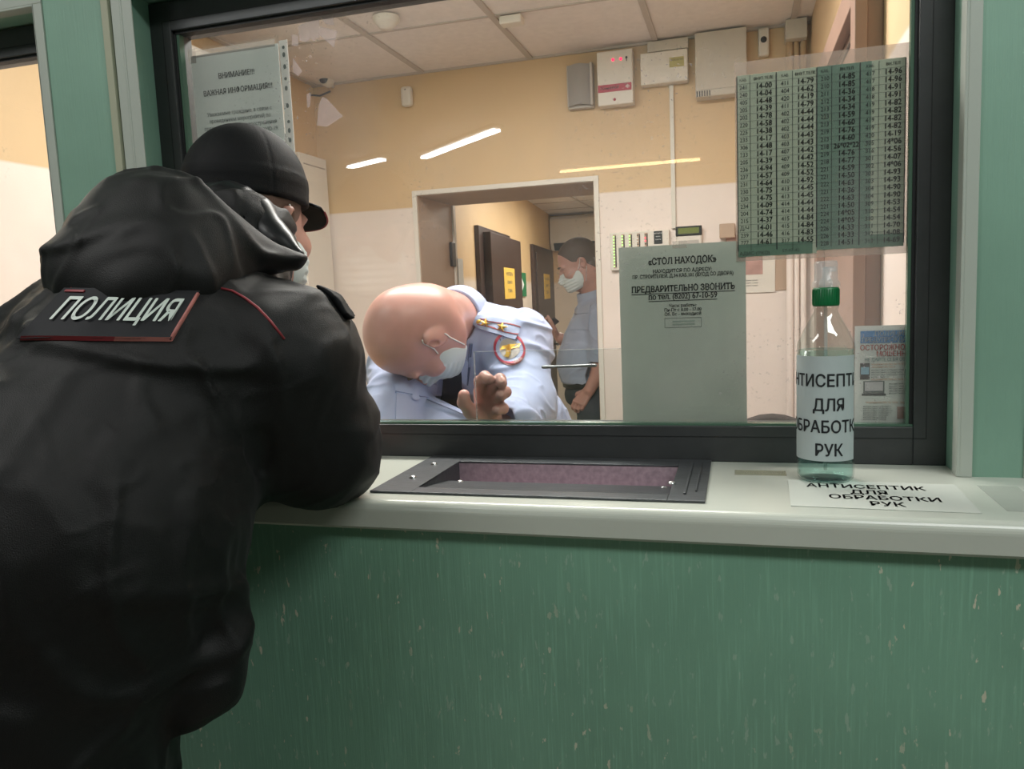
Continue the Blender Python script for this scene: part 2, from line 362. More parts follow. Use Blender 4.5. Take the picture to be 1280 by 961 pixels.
def sculpt(name, fn, lo, hi, h, m, parent=None, label=None, colorfn=None, mats=None):
    lo = A(*lo); n = np.ceil((A(*hi)-lo)/h/4).astype(int)*4+1; nx, ny, nz = n
    cs = 4; c = [np.arange(0, k, cs) for k in n]
    G = np.stack(np.meshgrid(*c, indexing='ij'), -1).reshape(-1, 3)
    dc = fn((G*h+lo).astype(np.float32)).reshape([len(q) for q in c])
    V = np.repeat(np.repeat(np.repeat(dc, cs, 0), cs, 1), cs, 2)[2:2+nx, 2:2+ny, 2:2+nz]
    V = np.pad(V, [(0, n[i]-V.shape[i]) for i in range(3)], mode='edge').astype(np.float32)
    near = np.abs(V) < cs*h*1.9
    I = np.argwhere(near)
    for s in range(0, len(I), 400000):
        q = I[s:s+400000]; V[q[:, 0], q[:, 1], q[:, 2]] = fn((q*h+lo).astype(np.float32))
    V[0] = V[-1] = .01; V[:, 0] = V[:, -1] = .01; V[:, :, 0] = V[:, :, -1] = .01
    B = V < 0
    cnt = sum(B[i:nx-1+i, j:ny-1+j, k:nz-1+k].astype(np.int8) for i in (0, 1) for j in (0, 1) for k in (0, 1))
    C = np.argwhere((cnt > 0) & (cnt < 8))
    ids = -np.ones((nx-1, ny-1, nz-1), np.int32); ids[C[:, 0], C[:, 1], C[:, 2]] = np.arange(len(C))
    acc = np.zeros((len(C), 3)); num = np.zeros(len(C))
    cor = [(i, j, k) for i in (0, 1) for j in (0, 1) for k in (0, 1)]
    for a in cor:
        for b in cor:
            if sum(b)-sum(a) == 1 and all(y >= x for x, y in zip(a, b)):
                va = V[C[:, 0]+a[0], C[:, 1]+a[1], C[:, 2]+a[2]]; vb = V[C[:, 0]+b[0], C[:, 1]+b[1], C[:, 2]+b[2]]
                x = (va < 0) != (vb < 0); t = np.where(x, va/np.where(x, va-vb, 1), 0)
                acc += np.where(x[:, None], np.array(a)+t[:, None]*(np.array(b)-np.array(a)), 0); num += x
    P = (C+acc/np.maximum(num, 1)[:, None])*h+lo
    quads = []
    for ax in range(3):
        o1, o2 = [(1, 2), (2, 0), (0, 1)][ax]
        sl = [slice(0, None)]*3; s2 = [slice(0, None)]*3; sl[ax] = slice(0, -1); s2[ax] = slice(1, None)
        E = np.argwhere(B[tuple(sl)] != B[tuple(s2)])
        E = E[(E[:, o1] > 0) & (E[:, o2] > 0) & (E[:, o1] < n[o1]-1) & (E[:, o2] < n[o2]-1)]
        ins = B[E[:, 0], E[:, 1], E[:, 2]]
        q = []
        for d1, d2 in ((1, 1), (0, 1), (0, 0), (1, 0)):
            e = E.copy(); e[:, o1] -= d1; e[:, o2] -= d2; q.append(ids[e[:, 0], e[:, 1], e[:, 2]])
        q = np.stack(q, 1); q[~ins] = q[~ins][:, ::-1]; quads.append(q)
    Q = np.concatenate(quads); Q = Q[(Q >= 0).all(1)]
    org = P.mean(0) if len(P) else np.zeros(3)
    me = bpy.data.meshes.new(name)
    me.vertices.add(len(P)); me.vertices.foreach_set('co', (P-org).astype(np.float32).ravel())
    me.loops.add(len(Q)*4); me.loops.foreach_set('vertex_index', Q.astype(np.int32).ravel())
    me.polygons.add(len(Q)); me.polygons.foreach_set('loop_start', np.arange(0, len(Q)*4, 4, dtype=np.int32))
    me.update(calc_edges=True); me.polygons.foreach_set('use_smooth', np.ones(len(Q), bool))
    for mm in (mats or [m]): me.materials.append(mm)
    if colorfn is not None:
        me.polygons.foreach_set('material_index', colorfn(P[Q].mean(1)).astype(np.int32))
    me.update()
    o = bpy.data.objects.new(name, me); COL.objects.link(o); o.location = Vector(org.tolist())
    return put(o, parent, label)

# ============================================================ SETTING
def wall_with_holes(mb, x0, x1, z0, z1, y0, y1, holes, m):
    """thick wall along x with rectangular openings (x0, x1, z0, z1), sorted by x"""
    x = x0
    for a, b, c, d in holes:
        mb.box(x, a, y0, y1, z0, z1, m)
        if c > z0: mb.box(a, b, y0, y1, z0, c, m)
        mb.box(a, b, y0, y1, d, z1, m); x = b
    mb.box(x, x1, y0, y1, z0, z1, m)
ZS = 1.283                                        # top of the sill
OP = [(-2.45, -1.178, ZS-.04, 2.088), (-.995, .281, ZS-.04, 2.088), (.372, 1.65, ZS-.04, 2.088)]
mb = MB(); wall_with_holes(mb, -3.2, 2.2, ZS-.04, 2.80, -.066, .10, OP, M['green_up'])
mb.box(-3.2, 2.2, -.274, .10, 0, ZS-.075, M['green_lo'])
for x0, x1, y0, y1 in ((-3.2, -.446, -.274, .10), (-.081, 2.2, -.274, .10), (-.446, -.081, -.274, -.224), (-.446, -.081, -.038, .10)): mb.box(x0, x1, y0, y1, ZS-.075, ZS-.04, M['green_lo'])
for a_, b_, _c, _d in OP: mb.box(a_, b_, .001, .10, ZS-.04, ZS, M['green_up'])
struct(mb.build('wall_front'))
# sill: profile with a rounded nose, cut out around the deal tray
def sill_piece(mb, x0, x1, y0, y1, nose):
    T = .040; prof = [(y1, ZS), (y1, ZS-T)]
    if nose:
        prof += [(y0+.004, ZS-T), (y0, ZS-T+.004), (y0, ZS-.014)]
        prof += [(y0+.014-.014*math.cos(a), ZS-.014+.014*math.sin(a)) for a in np.linspace(PI/16, PI/2, 8)]
    else: prof += [(y0, ZS-T), (y0, ZS)]
    mb.prism(prof, lambda u, v, t: (t, u, v), M['pvc'], x0, x1)
TX0, TX1, TY0, TY1 = -.444, -.083, -.222, -.040   # tray opening
mb = MB(); sill_piece(mb, -3.2, TX0, -.285, .0, True); sill_piece(mb, TX1, 2.2, -.285, .0, True)
sill_piece(mb, TX0, TX1, -.285, TY0, True); sill_piece(mb, TX0, TX1, TY1, .0, False)
o = tag(struct(mb.build('sill')), 'long white plastic counter sill with a rounded front edge under the window', 'sill')
# corner trims round the openings
k = 0
def trim(name, boxes):
    mb = MB()
    for b, m in boxes: mb.box(*b, m)
    struct(mb.build(name, bevel=.0012))
trim('trim_1', [((-.995, -.972+.0, -.0685, -.066, ZS, 2.11), M['trim']), ((-1.013, -.995, -.0695, -.0655, ZS, 2.11), M['trim']), ((-.9955, -.9915, -.0695, -.045, ZS, 2.088), M['trim'])])
trim('trim_2', [((-1.030, -1.0155, -.0740, -.0655, ZS, 2.45), M['trim_c'])])
trim('trim_3', [((.281, .2965, -.0695, -.0655, ZS, 2.11), M['trim']), ((.2775, .2815, -.0695, -.045, ZS, 2.088), M['trim'])])
trim('trim_4', [((.3565, .372, -.0695, -.0655, ZS, 2.11), M['trim']), ((.3685, .3725, -.0695, -.045, ZS, 2.088), M['trim'])])
trim('trim_5', [((-1.178, -1.158, -.0695, -.0655, ZS, 2.088), M['trim']), ((-1.1785, -1.1745, -.0695, -.045, ZS, 2.088), M['trim']), ((-2.45, -1.158, -.0695, -.0655, 2.088, 2.112), M['trim']), ((-2.45, -1.178, -.0695, -.045, 2.0845, 2.0885), M['trim'])])
bpy.data.objects['trim_1'].data  # left corner profile of the main opening
def window(name, x0, x1, z0, z1, rail_b, rail_t, stile, pane_m):
    """grey aluminium frame: outer profile, inner bead, gasket, pane"""
    w_ = MB(); y0, y1 = 0.0, .055
    w_.box(x0, x0+stile, y0, y1, z0, z1, M['frame']); w_.box(x1-stile, x1, y0, y1, z0, z1, M['frame'])
    w_.box(x0+stile, x1-stile, y0, y1, z0, z0+rail_b, M['frame']); w_.box(x0+stile, x1-stile, y0, y1, z1-rail_t, z1, M['frame'])
    root = struct(w_.build(name, bevel=.0015))
    a, b, c, d = x0+stile, x1-stile, z0+rail_b, z1-rail_t
    e = .017                                       # glazing bead, one fine joint away from the frame
    bd = MB()
    bd.box(a-e, a-e+.0008, -.0006, .001, c-e, d+e, M['gasket']); bd.box(b+e-.0008, b+e, -.0006, .001, c-e, d+e, M['gasket'])
    bd.box(a-e, b+e, -.0006, .001, c-e, c-e+.0008, M['gasket']); bd.box(a-e, b+e, -.0006, .001, d+e-.0008, d+e, M['gasket'])
    bd.build('bead_joint', root)
    g = MB(); t = .0045
    g.box(a-.001, a+t, .006, .024, c, d, M['gasket']); g.box(b-t, b+.001, .006, .024, c, d, M['gasket'])
    g.box(a, b, .006, .024, d-t, d, M['gasket'])
    g.build('gasket', root)
    st = MB(); st.box(a, b, .004, .018, c-.001, c+.0035, M['edge']); st.box(b-.009, b-t, .008, .020, c, d, M['edge']); st.box(a+t, a+.010, .008, .020, c, d, M['edge']); st.build('glass_edge', root)
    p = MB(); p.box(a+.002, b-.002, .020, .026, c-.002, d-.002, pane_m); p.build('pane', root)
    return root
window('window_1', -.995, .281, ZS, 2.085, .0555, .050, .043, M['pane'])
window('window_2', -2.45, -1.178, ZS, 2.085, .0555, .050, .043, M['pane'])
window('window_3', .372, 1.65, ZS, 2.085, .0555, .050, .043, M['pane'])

# duty room
RX = .262; LX = -1.80; BY = 2.0; CZ = 2.5
DX0, DX1, DZ = -1.334, -.560, 1.995
mb = MB(); wall_with_holes(mb, LX-1.2, RX+.12, 0, 2.75, BY, BY+.43, [(DX0, DX1, 0, DZ)], M['wall']); struct(mb.build('wall_back'))
mb = MB(); mb.box(LX-.02, LX, .34, BY, 0, 2.75, M['wall']); struct(mb.build('wall_left'))
mb = MB(); mb.box(RX, RX+.12, .10, BY, 0, 2.75, M['wall']); struct(mb.build('wall_right'))
mb = MB(); mb.box(-3.2, -3.0, .10, BY, 0, 2.75, M['wall']); struct(mb.build('wall_side'))
mb = MB(); mb.box(-4.2, 2.6, -7.2, 9.6, -.05, 0, M['floor']); struct(mb.build('floor'))
# suspended ceiling: tiles and the T-bar grid between them
mb = MB(); mb.box(-3.2, RX+.05, .10, BY, CZ+.004, CZ+.03, M['ceil'])
for x in (-2.29, -1.78, -1.275, -.803, -.301, .20): mb.box(x-.011, x+.011, .10, BY, CZ-.003, CZ+.006, M['tbar'])
for y in (.47, .97, 1.475): mb.box(-3.2, RX, y-.006, y+.006, CZ, CZ+.006, M['tbar'])
mb.box(-3.2, RX, BY-.012, BY, CZ-.004, CZ+.006, M['tbar'])
struct(mb.build('ceiling'))
# doorway lining and architrave
mb = MB(); t = .020
mb.box(DX0-t, DX0, BY-.008, BY+.001, 0, DZ+t, M['white']); mb.box(DX1, DX1+t, BY-.008, BY+.001, 0, DZ+t, M['white'])
mb.box(DX0, DX1, BY-.008, BY+.001, DZ, DZ+t, M['white']); struct(mb.build('trim_6', bevel=.001))
mb = MB(); mb.box(DX0, DX0+.003, BY, BY+.43, 0, DZ, M['jamb']); mb.box(DX1-.003, DX1, BY, BY+.43, 0, DZ, M['jamb'])
mb.box(DX0, DX1, BY, BY+.43, DZ-.003, DZ, M['jamb']); mb.box(DX0+.003, DX0+.012, BY+.415, BY+.445, 0, DZ-.003, M['white']); struct(mb.build('trim_7'))
# corridor behind the doorway
ang = math.radians(5.3); CD = np.array([-math.sin(ang), math.cos(ang)]); CN = np.array([math.cos(ang), math.sin(ang)])
C0 = np.array([-1.61, 3.606])
def cw(t, d, z): p = C0+CD*t+CN*d; return (p[0], p[1], z)     # along, out of the wall, up
def cbox(mb, t0, t1, d0, d1, z0, z1, m):
    mb.add([cw(a, b, c) for a in (t0, t1) for b in (d0, d1) for c in (z0, z1)],
           [(0, 1, 3, 2), (4, 6, 7, 5), (0, 4, 5, 1), (2, 3, 7, 6), (0, 2, 6, 4), (1, 5, 7, 3)], m)
CT = 3.62
mb = MB(); cbox(mb, -1.16, CT, -.12, 0, 0, 2.6, M['cwall']); struct(mb.build('wall_corridor'))
mb = MB(); cbox(mb, CT, CT+.1, -.2, .36, 0, 2.6, M['cwall']); cbox(mb, CT+.9, CT+1.0, .3, 3.2, 0, 2.6, M['cwall']); struct(mb.build('wall_corridor_end'))
mb = MB(); mb.box(-.2, -.1, BY+.43, 9.0, 0, 2.6, M['cwall']); struct(mb.build('wall_corridor_right'))
mb = MB(); mb.box(-2.9, -.1, BY+.43, 9.2, 2.385, 2.42, M['ceil'])
for y in (3.0, 3.6, 4.2, 4.8, 5.4, 6.0, 6.6, 7.2): mb.box(-2.9, -.1, y-.012, y+.012, 2.381, 2.386, M['tbar'])
for x in (-1.4, -.8): mb.box(x-.012, x+.012, BY+.43, 9.2, 2.381, 2.386, M['tbar'])
struct(mb.build('ceiling'))
def corridor_door(name, t0, t1, zt, leaf_out, t2=None, z2=None):
    mb = MB(); cbox(mb, t0-.04, t1, .001, .03, 0, zt, M['brown'])
    r = struct(mb.build(name, bevel=.004))
    mb = MB(); cbox(mb, t0+.08, t2 or t1-.06, .03, .03+leaf_out, .02, z2 or zt-.07, M['brown']); mb.build('leaf', r, bevel=.004)
    mb = MB(); mb.tube([cw((t2 or t1)-.16, .03+leaf_out, 1.02), cw((t2 or t1)-.16, .075+leaf_out, 1.02), cw((t2 or t1)-.28, .075+leaf_out, 1.02)], .011, M['steel']); mb.build('handle', r)
corridor_door('door_1', 0, 1.02, 2.0, .05, 1.19, 1.965)
corridor_door('door_2', 2.16, 3.42, 2.0, .012)
# brown steel door in the right wall of the duty room
mb = MB(); mb.box(RX-.030, RX, .43, 1.20, 0, 2.10, M['brown_l']); d3 = struct(mb.build('door_3', bevel=.003))
mb = MB(); mb.box(RX-.052, RX-.030, .415, .475, 0, 2.13, M['brown_l']); mb.box(RX-.052, RX-.030, 1.16, 1.22, 0, 2.13, M['brown_l']); mb.box(RX-.052, RX-.030, .475, 1.16, 2.07, 2.13, M['brown_l']); mb.build('door_frame', d3, bevel=.002)
mb = MB(); mb.box(RX-.034, RX-.0295, .484, .490, .02, 2.05, M['black']); mb.box(RX-.034, RX-.0295, .484, 1.15, 2.042, 2.048, M['black']); mb.build('gap', d3)
# public hall around the viewer
mb = MB(); mb.box(-4.2, -4.1, -7.2, -.2, 0, 2.85, M['green_up']); struct(mb.build('wall_hall_left'))
mb = MB(); mb.box(2.1, 2.2, -7.2, -.2, 0, 2.85, M['green_up']); struct(mb.build('wall_hall_right'))
mb = MB(); mb.box(-4.2, 2.2, -7.2, -7.1, 0, 2.85, M['green_up']); struct(mb.build('wall_hall_back'))
mb = MB(); mb.box(-4.2, 2.2, -7.2, .10, 2.78, 2.83, M['ceil']); struct(mb.build('ceiling'))

# hall lamps (they mirror in the pane)
def lamp(a, b, m, label, wide=.11):
    a = Vector(a); b = Vector(b); d = (b-a).normalized(); n = Vector((-d.y, d.x, 0)); up = Vector((0, 0, 1)); L = (b-a).length
    T = Matrix(((d.x, n.x, 0, a.x), (d.y, n.y, 0, a.y), (0, 0, 1, a.z), (0, 0, 0, 1)))
    r = thing('ceiling_lamp', a+d*L/2+Vector((0, 0, .03)), label, 'lamp', 'hall ceiling lamps')
    mb = MB(); mb.box(-.02, L+.02, -wide/2, wide/2, 0, .03, M['housing'], T); mb.build('housing', r, bevel=.003)
    mb = MB(); mb.tube([T @ Vector((0, -wide*.20, -.014)), T @ Vector((L, -wide*.20, -.014))], .010, m, 10); mb.build('tube', r)
    mb = MB(); mb.tube([T @ Vector((0, wide*.20, -.014)), T @ Vector((L, wide*.20, -.014))], .010, m, 10); mb.build('tube', r)
lamp((-2.547, -5.09, 2.75), (-1.669, -4.32, 2.75), M['tube'], 'white tube lamp mirrored in the pane above the bald officer')
lamp((-3.301, -5.20, 2.75), (-2.882, -4.99, 2.75), M['tube'], 'short white tube lamp mirrored in the pane beside the black cap')
lamp((-1.681, -6.49, 2.75), (-.336, -6.46, 2.75), M['tubew'], 'warm yellowish lamp mirrored as a thin streak over the doorway', .07)

# ============================================================ COUNTER
# deal tray let into the sill
t_ = thing('deal_tray', (-.27, -.13, ZS-.09), 'dark steel deal tray let into the white sill under the window', 'tray')
mb = MB(); z0, z1 = ZS+.0004, ZS+.0035
OX0, OX1, OY0, OY1 = -.500, -.0425, -.244, -.002
for b in ((OX0, TX0+.006, OY0, OY1), (TX1-.006, OX1, OY0, OY1), (TX0+.006, TX1-.006, OY0, TY0+.006), (TX0+.006, TX1-.006, TY1-.006, OY1)): mb.box(b[0], b[1], b[2], b[3], z0, z1, M['metal'])
mb.box(TX1+.012, TX1+.0155, -.215, -.03, z1, z1+.0022, M['metal']); mb.box(TX1+.026, TX1+.0285, -.20, -.03, z1, z1+.0022, M['metal'])
mb.build('rim_plate', t_, bevel=.0008)
mb = MB(); x0, x1 = TX0+.006, TX1-.006
prof = [(TY0+.006, z1), (TY0+.012, ZS-.001), (-.165, ZS-.006), (-.098, ZS-.016)]
mb.quadgrid([[(x, y, z) for y, z in prof] for x in (x0, x1)], M['metal'], False); mb.build('slope_plate', t_)
mb = MB(); mb.quadgrid([[(x, y, z) for y, z in ((-.098, ZS-.016), (-.096, ZS-.058), (-.07, ZS-.060), (TY1-.008, ZS-.05), (TY1-.006, z0))] for x in (x0, x1)], M['tray_in'], False); mb.build('back_plate', t_)
mb = MB()
for x in (x0, x1): mb.add([(x, y, z) for y, z in prof]+[(x, -.096, ZS-.058), (x, -.07, ZS-.060), (x, TY1-.008, ZS-.05), (x, TY1-.006, z0)], [tuple(range(8))], M['metal']); mb.build('side_plate', t_); mb = MB()
for p in ((-.470, -.075), (-.468, -.165), (-.415, -.108), (-.105, -.112), (-.090, -.160)):
    mb = MB(); base = z1 if p[0] < -.44 or p[0] > -.092 else z1-.0
    if -.44 < p[0] < -.092: base = ZS-.016
    mb.lathe([(.0055, 0), (.005, .002), (.003, .0034), (.0001, .0038)], (p[0], p[1], base), M['screw'], 12); mb.build('screw', t_)

# sanitiser bottle
BX, BYY, R = .111, -.098, .0365
b_ = thing('sanitizer_bottle', (BX, BYY, ZS+.001), 'clear plastic bottle of blue hand gel with green collar on the sill', 'bottle')
zb = ZS+.0012
mb = MB(); mb.lathe([(.0001, .003), (R*.6, .001), (R-.004, .000), (R-.001, .003), (R, .008), (R, .030), (R-.0006, .034), (R-.0006, .160), (R, .165), (R, .180), (R-.001, .186), (R-.008, .202), (R-.016, .216), (.0155, .226), (.0145, .230), (.0165, .231), (.0165, .233), (.0145, .234)], (BX, BYY, zb), M['pet'], 48); mb.build('bottle_body', b_)
mb = MB(); mb.lathe([(.0001, .004), (R-.005, .002), (R-.0022, .006), (R-.0018, .012), (R-.0018, .176), (.0001, .176)], (BX, BYY, zb), M['liquid'], 48); mb.build('gel', b_)
mb = MB(); mb.lathe([(.0022, .012), (.0022, .236)], (BX, BYY, zb), M['clear'], 8); mb.build('dip_tube', b_)
mb = MB(); mb.lathe([(.0145, .234), (.0165, .234), (.0168, .236), (.0165, .257), (.0150, .2585), (.0001, .2585)], (BX, BYY, zb), M['capg'], 32)
for i in range(32):
    a = 2*PI*i/32; mb.box(-.0006, .0006, .0162, .0172, .236, .256, M['capg'], Matrix.Translation((BX, BYY, zb)) @ Matrix.Rotation(a, 4, 'Z'))
mb.build('collar', b_)
mb = MB(); mb.lathe([(.0172, .2585), (.0182, .262), (.0172, .266), (.0150, .268), (.0148, .290), (.0130, .293), (.0001, .2935)], (BX, BYY, zb), M['clear'], 28)
mb.build('pump_cap', b_, 'transparent flip dust cap')
mb = MB(); mb.lathe([(.0001, .2586), (.009, .2586), (.008, .268), (.0045, .272), (.004, .284), (.0001, .286)], (BX, BYY, zb), M['clear'], 18); mb.box(BX-.004, BX+.012, BYY-.003, BYY+.003, zb+.279, zb+.285, M['clear']); mb.build('nozzle', b_)
# paper label wrapped three fifths of the way round
ca = math.atan2(CAM[1]-BYY, CAM[0]-BX)            # label faces the hall
RL = R+.0004
mb = MB(); a0, a1 = ca-1.75, ca+1.22
mb.lathe([(RL, .031), (RL, .170)], (BX, BYY, zb), M['label'], 36, a0=a0, a1=a1); lab = mb.build('label', b_)
def cyl(zc, off=0.0): return lambda u, v: (BX+(RL+.0005)*math.cos(ca+off+u/RL), BYY+(RL+.0005)*math.sin(ca+off+u/RL), zb+zc+v)
mb = MB()
for s_, zc, of in (('АНТИСЕПТИК', .137, -.02), ('ДЛЯ', .105, .12), ('ОБРАБОТКИ', .076, .02), ('РУК', .045, .12)):
    v, f = text2d(s_, .0225, bold=.022, res=4, sx=.84); fn = cyl(zc, of)
    keep = [i for i, p in enumerate(v)]
    ok = [abs(p[0]/RL+of+.26) < 1.48 for p in v]
    mb.add([fn(*p) for p in v], [q for q in f if all(ok[i] for i in q)], M['ink'])
mb.build('lettering', lab)
# laminated label lying on the sill
mb = MB(); T = lambda u, v: (.165+u*math.cos(-.03)-v*math.sin(-.03), -.178+u*math.sin(-.03)+v*math.cos(-.03), ZS+.0006)
sh = MB(); sh.prism([(-.105, -.068), (.098, -.068), (.098, .066), (-.105, .066)], lambda u, v, t: (T(u, v)[0], T(u, v)[1], ZS+t), paper('paper_laminated', 'C4C8C0', .02), .0003, .0008)
lb = tag(sh.build('counter_label'), 'laminated paper label with black lettering lying flat on the sill before the bottle', 'label')
mb = MB(); T2 = lambda u, v: (T(u, v)[0], T(u, v)[1], ZS+.0012)
for s_, u, v in (('АНТИСЕПТИК', -.012, .036), ('ДЛЯ', -.010, .008), ('ОБРАБОТКИ', .004, -.018), ('РУК', .004, -.046)):
    text(mb, s_, lambda a, b, u=u, v=v: T2(a+u, b+v), M['ink'], .0270, bold=.018, sx=.76)
mb.build('lettering', lb)
mb = MB(); mb.box(.29, .335, -.235, -.115, ZS+.0003, ZS+.0006, film('clear_tape', 'C4C9C2', .25, .15)); tag(mb.build('tape_strip'), 'clear tape strip stuck on the sill at the right end of the label', 'tape')
mb = MB(); mb.box(-.008, .062, -.085, -.055, ZS+.0003, ZS+.0006, film('old_tape', 'B5B49A', .4)); tag(mb.build('tape_strip'), 'yellowed tape strip on the sill between tray and bottle', 'tape')

# ============================================================ NOTICES ON THE PANE (inner side)
PY = .0285
def sheet(name, x0, x1, z0, z1, m, label, cat, y=PY, skew=0):
    mb = MB(); mb.add([(x0, y, z0), (x1, y, z0+skew), (x1, y, z1+skew), (x0, y, z1), (x0, y+.0008, z0), (x1, y+.0008, z0+skew), (x1, y+.0008, z1+skew), (x0, y+.0008, z1)],
                      [(0, 1, 2, 3), (7, 6, 5, 4), (0, 4, 5, 1), (3, 2, 6, 7), (0, 3, 7, 4), (1, 5, 6, 2)], m)
    return tag(mb.build(name), label, cat)
IY = PY-.0007
# lost property notice
n1 = sheet('notice', -.1815, .0105, 1.3385, 1.617, M['pap_g'], 'grey green lost property notice with bold heading in the middle of the pane', 'notice')
mb = MB(); F = lambda cx, cz: facing(cx, IY, cz)
for s_, cz, sz, bd, sx, ul in (('«СТОЛ НАХОДОК»', 1.592, .0140, .026, .80, 0), ('НАХОДИТСЯ ПО АДРЕСУ:', 1.577, .0074, .014, .95, 0), ('ПР. СТРОИТЕЛЕЙ, Д.34 КАБ.101 (ВХОД СО ДВОРА)', 1.5695, .0076, .014, .82, 0),
                               ('ПРЕДВАРИТЕЛЬНО ЗВОНИТЬ', 1.5495, .0132, .026, .81, 1), ('по тел. (8202) 67-10-59', 1.5375, .0126, .026, .82, 1), ('Часы работы:', 1.523, .0068, .012, .95, 0),
                               ('Пн-Пт с 8.00 - 17.00', 1.5165, .0068, .016, .95, 0), ('Сб, Вс - выходной', 1.510, .0068, .016, .95, 0)):
    text(mb, s_, F(-.084, cz), M['ink'], sz, bold=bd, sx=sx, serif=True)
    if ul:
        wd = max(p[0] for p in text2d(s_, sz, bold=bd, sx=sx, serif=True)[0]); rect(mb, F(-.084, cz-sz*.52), -wd, wd, -.0005, .0005, M['ink'])
for a, b, c, d in ((-.028, .028, .007, .0076), (-.028, .028, -.0076, -.007), (-.028, -.0275, -.0076, .0076), (.0275, .028, -.0076, .0076)): rect(mb, F(-.084, 1.4965), a, b, c, d, M['ink2'])
for dz in (.002, -.0025): rect(mb, F(-.082, 1.4965+dz), -.018, .016, -.0011, .0011, mat('stamp_faded', '93A096', .7))
mb.build('lettering', n1)
mb = MB(); mb.box(-.098, -.076, PY-.0005, PY-.0002, 1.611, 1.622, M['tape']); mb.build('tape', n1)

n1.location.y += .0022
# internal phone list: two overlapping sheets in a film pocket
tb = thing('phone_list', (.115, PY, 1.59), 'green list of phone numbers in a film pocket at the upper right of the pane', 'notice')
mb = MB(); mb.box(-.003, .233, PY+.0010, PY+.0013, 1.586, 1.876, M['filmc']); mb.build('film_pocket', tb)
XA = [0, .0185, .0552, .0775, .1105]; XB = [.1105, .1305, .1680, .1925, .2268]
ZT, ROW = 1.8475, .01075
mb = MB(); mb.box(0, .1105, PY, PY+.0008, 1.5925, ZT+.009, M['tab1']); mb.box(0, .1050, PY-.00012, PY, 1.5925, 1.6110, M['tab3']); mb.build('sheet', tb)
mb = MB(); mb.box(.1105, .2268, PY, PY+.0008, 1.5965, ZT+.009, M['tab1']); mb.box(.1105, .1830, PY-.00012, PY, 1.5965, ZT+.009, M['tab2']); mb.box(.1830, .2268, PY-.00012, PY, 1.5965, 1.6150, M['tab3']); mb.build('sheet', tb, 'darker overlapping sheet')
cols = ['КАБ. 241 240 405 205 202 220 225 233 306 233 205 236 237 231 230 230 234 204 215 Д/Ч 239 777',
        'ВНУТ.ТЕЛЕ 14-00 14-04 14-48 14-39 14-78 14-58 14-38 14-17 14-48 14-17 14-39 14-94 14-57 14-64 14-75 14-75 14-09 14-74 14-37 14-01 14-46 14-61',
        'КАБ. 411 404 420 411 402 402 402 403 403 407 407 409 409 410 413 413 414 414 415 415 416 317',
        'ВНУТ.ТЕЛЕ 14-79 14-62 14-19 14-79 14-44 14-44 14-44 14-43 14-43 14-42 14-42 14-52 14-52 14-92 14-45 14-45 14-44 14-44 14-84 14-84 14-83 14-55',
        'КАБ. 210 210 211 212 213 223 213 219 213 218 219 218 221 221 222 221 222 221 224 224 226 226 228',
        'ВН.ТЕЛ 14-85 14-85 14-36 14-34 14-34 14-59 14-60 14-76 14-60 26*02*22 14-76 14-77 14-59 14-50 14-63 14-36 14-63 14-50 14*05 14*05 14-33 14-33 14-51',
        'КАБ. 417 417 418 418 419 419 419 419 420 305 316 301 302 303 303 304 304 309 310 310 311 312 313',
        'ВН.ТЕЛ 14-96 14-96 14-91 14-91 14-82 14-82 14-82 14-82 14-19 14*06 14-56 14-07 14*06 14-93 14-93 14-90 14-90 14-53 14-54 14-54 14-70 14-08 14-69']
mb = MB(); X8 = XA[:4]+XB; TY = PY-.0009
for ci, c in enumerate(cols):
    x0, x1 = X8[ci], X8[ci+1]
    for ri, s_ in enumerate(c.split()):
        sz = (.0088 if ci % 2 == 0 else .0112) if ri else .0058
        if '*02*' in s_: sz = .0100
        text(mb, s_, facing((x0+x1)/2+(.001 if ci else 0), TY, ZT+.002-ri*ROW*(1.0 if ci < 4 else .985)), M['darkprint'], sz, bold=.018 if ci % 2 else .0, res=2, sx=.88)
text(mb, 'АДИС (ЭКО)', facing(.0235, TY, 1.5970), M['darkprint'], .0072, res=2); text(mb, '57-07-42', facing(.075, TY, 1.5985), M['darkprint'], .0068, res=1)
mb.build('lettering', tb)
mb = MB()
for ci, x in enumerate(X8): rect(mb, facing(x, TY+.0001, 0), -.0003 if ci % 2 else -.0007, .0003 if ci % 2 else .0007, 1.601, ZT+.008, M['darkprint'])
for ri in range(23):
    z = ZT-.0035-ri*ROW; rect(mb, facing(0, TY+.0001, z), 0, .2268, -.00018, .00018, M['ink2'])
mb.build('ruling', tb)

# fraud warning poster, half behind the frame edge
n2 = sheet('poster', .1635, .2365, 1.3385, 1.4835, M['pap_w'], 'fraud warning poster with blue title band in the lower right corner of the pane', 'poster')
mb = MB(); X0 = .1635; F2 = lambda u, v: (X0+u, IY, 1.4835+v)
rect(mb, F2, .0075, .0725, -.0255, -.0075, M['blue'])
def tl(s_, u, v, m, sz, **k): text(mb, s_, lambda a, b: F2(a+u, b+v)[:1]+(IY-.0003,)+F2(a+u, b+v)[2:], m, sz, align='LEFT', res=2, **k)
tl('ПОЛИЦИЯ', .0265, -.0122, M['whitep'], .0096, bold=.010, sx=.90); tl('ПРЕДУПРЕЖДАЕТ'[:11], .0092, -.0208, M['whitep'], .0096, bold=.010, sx=.80)
tl('ОСТОРОЖНО:', .0070, -.0325, M['redp'], .0112, bold=.024, sx=.80); tl('МОШЕННИКИ'[:8], .0290, -.0418, M['redp'], .0108, bold=.024, sx=.78)
tl('НЕ ДАЙТЕ СЕБЯ ОБМАНУТЬ'[:18], .0135, -.0500, M['teal'], .0070, bold=.016, sx=.80)
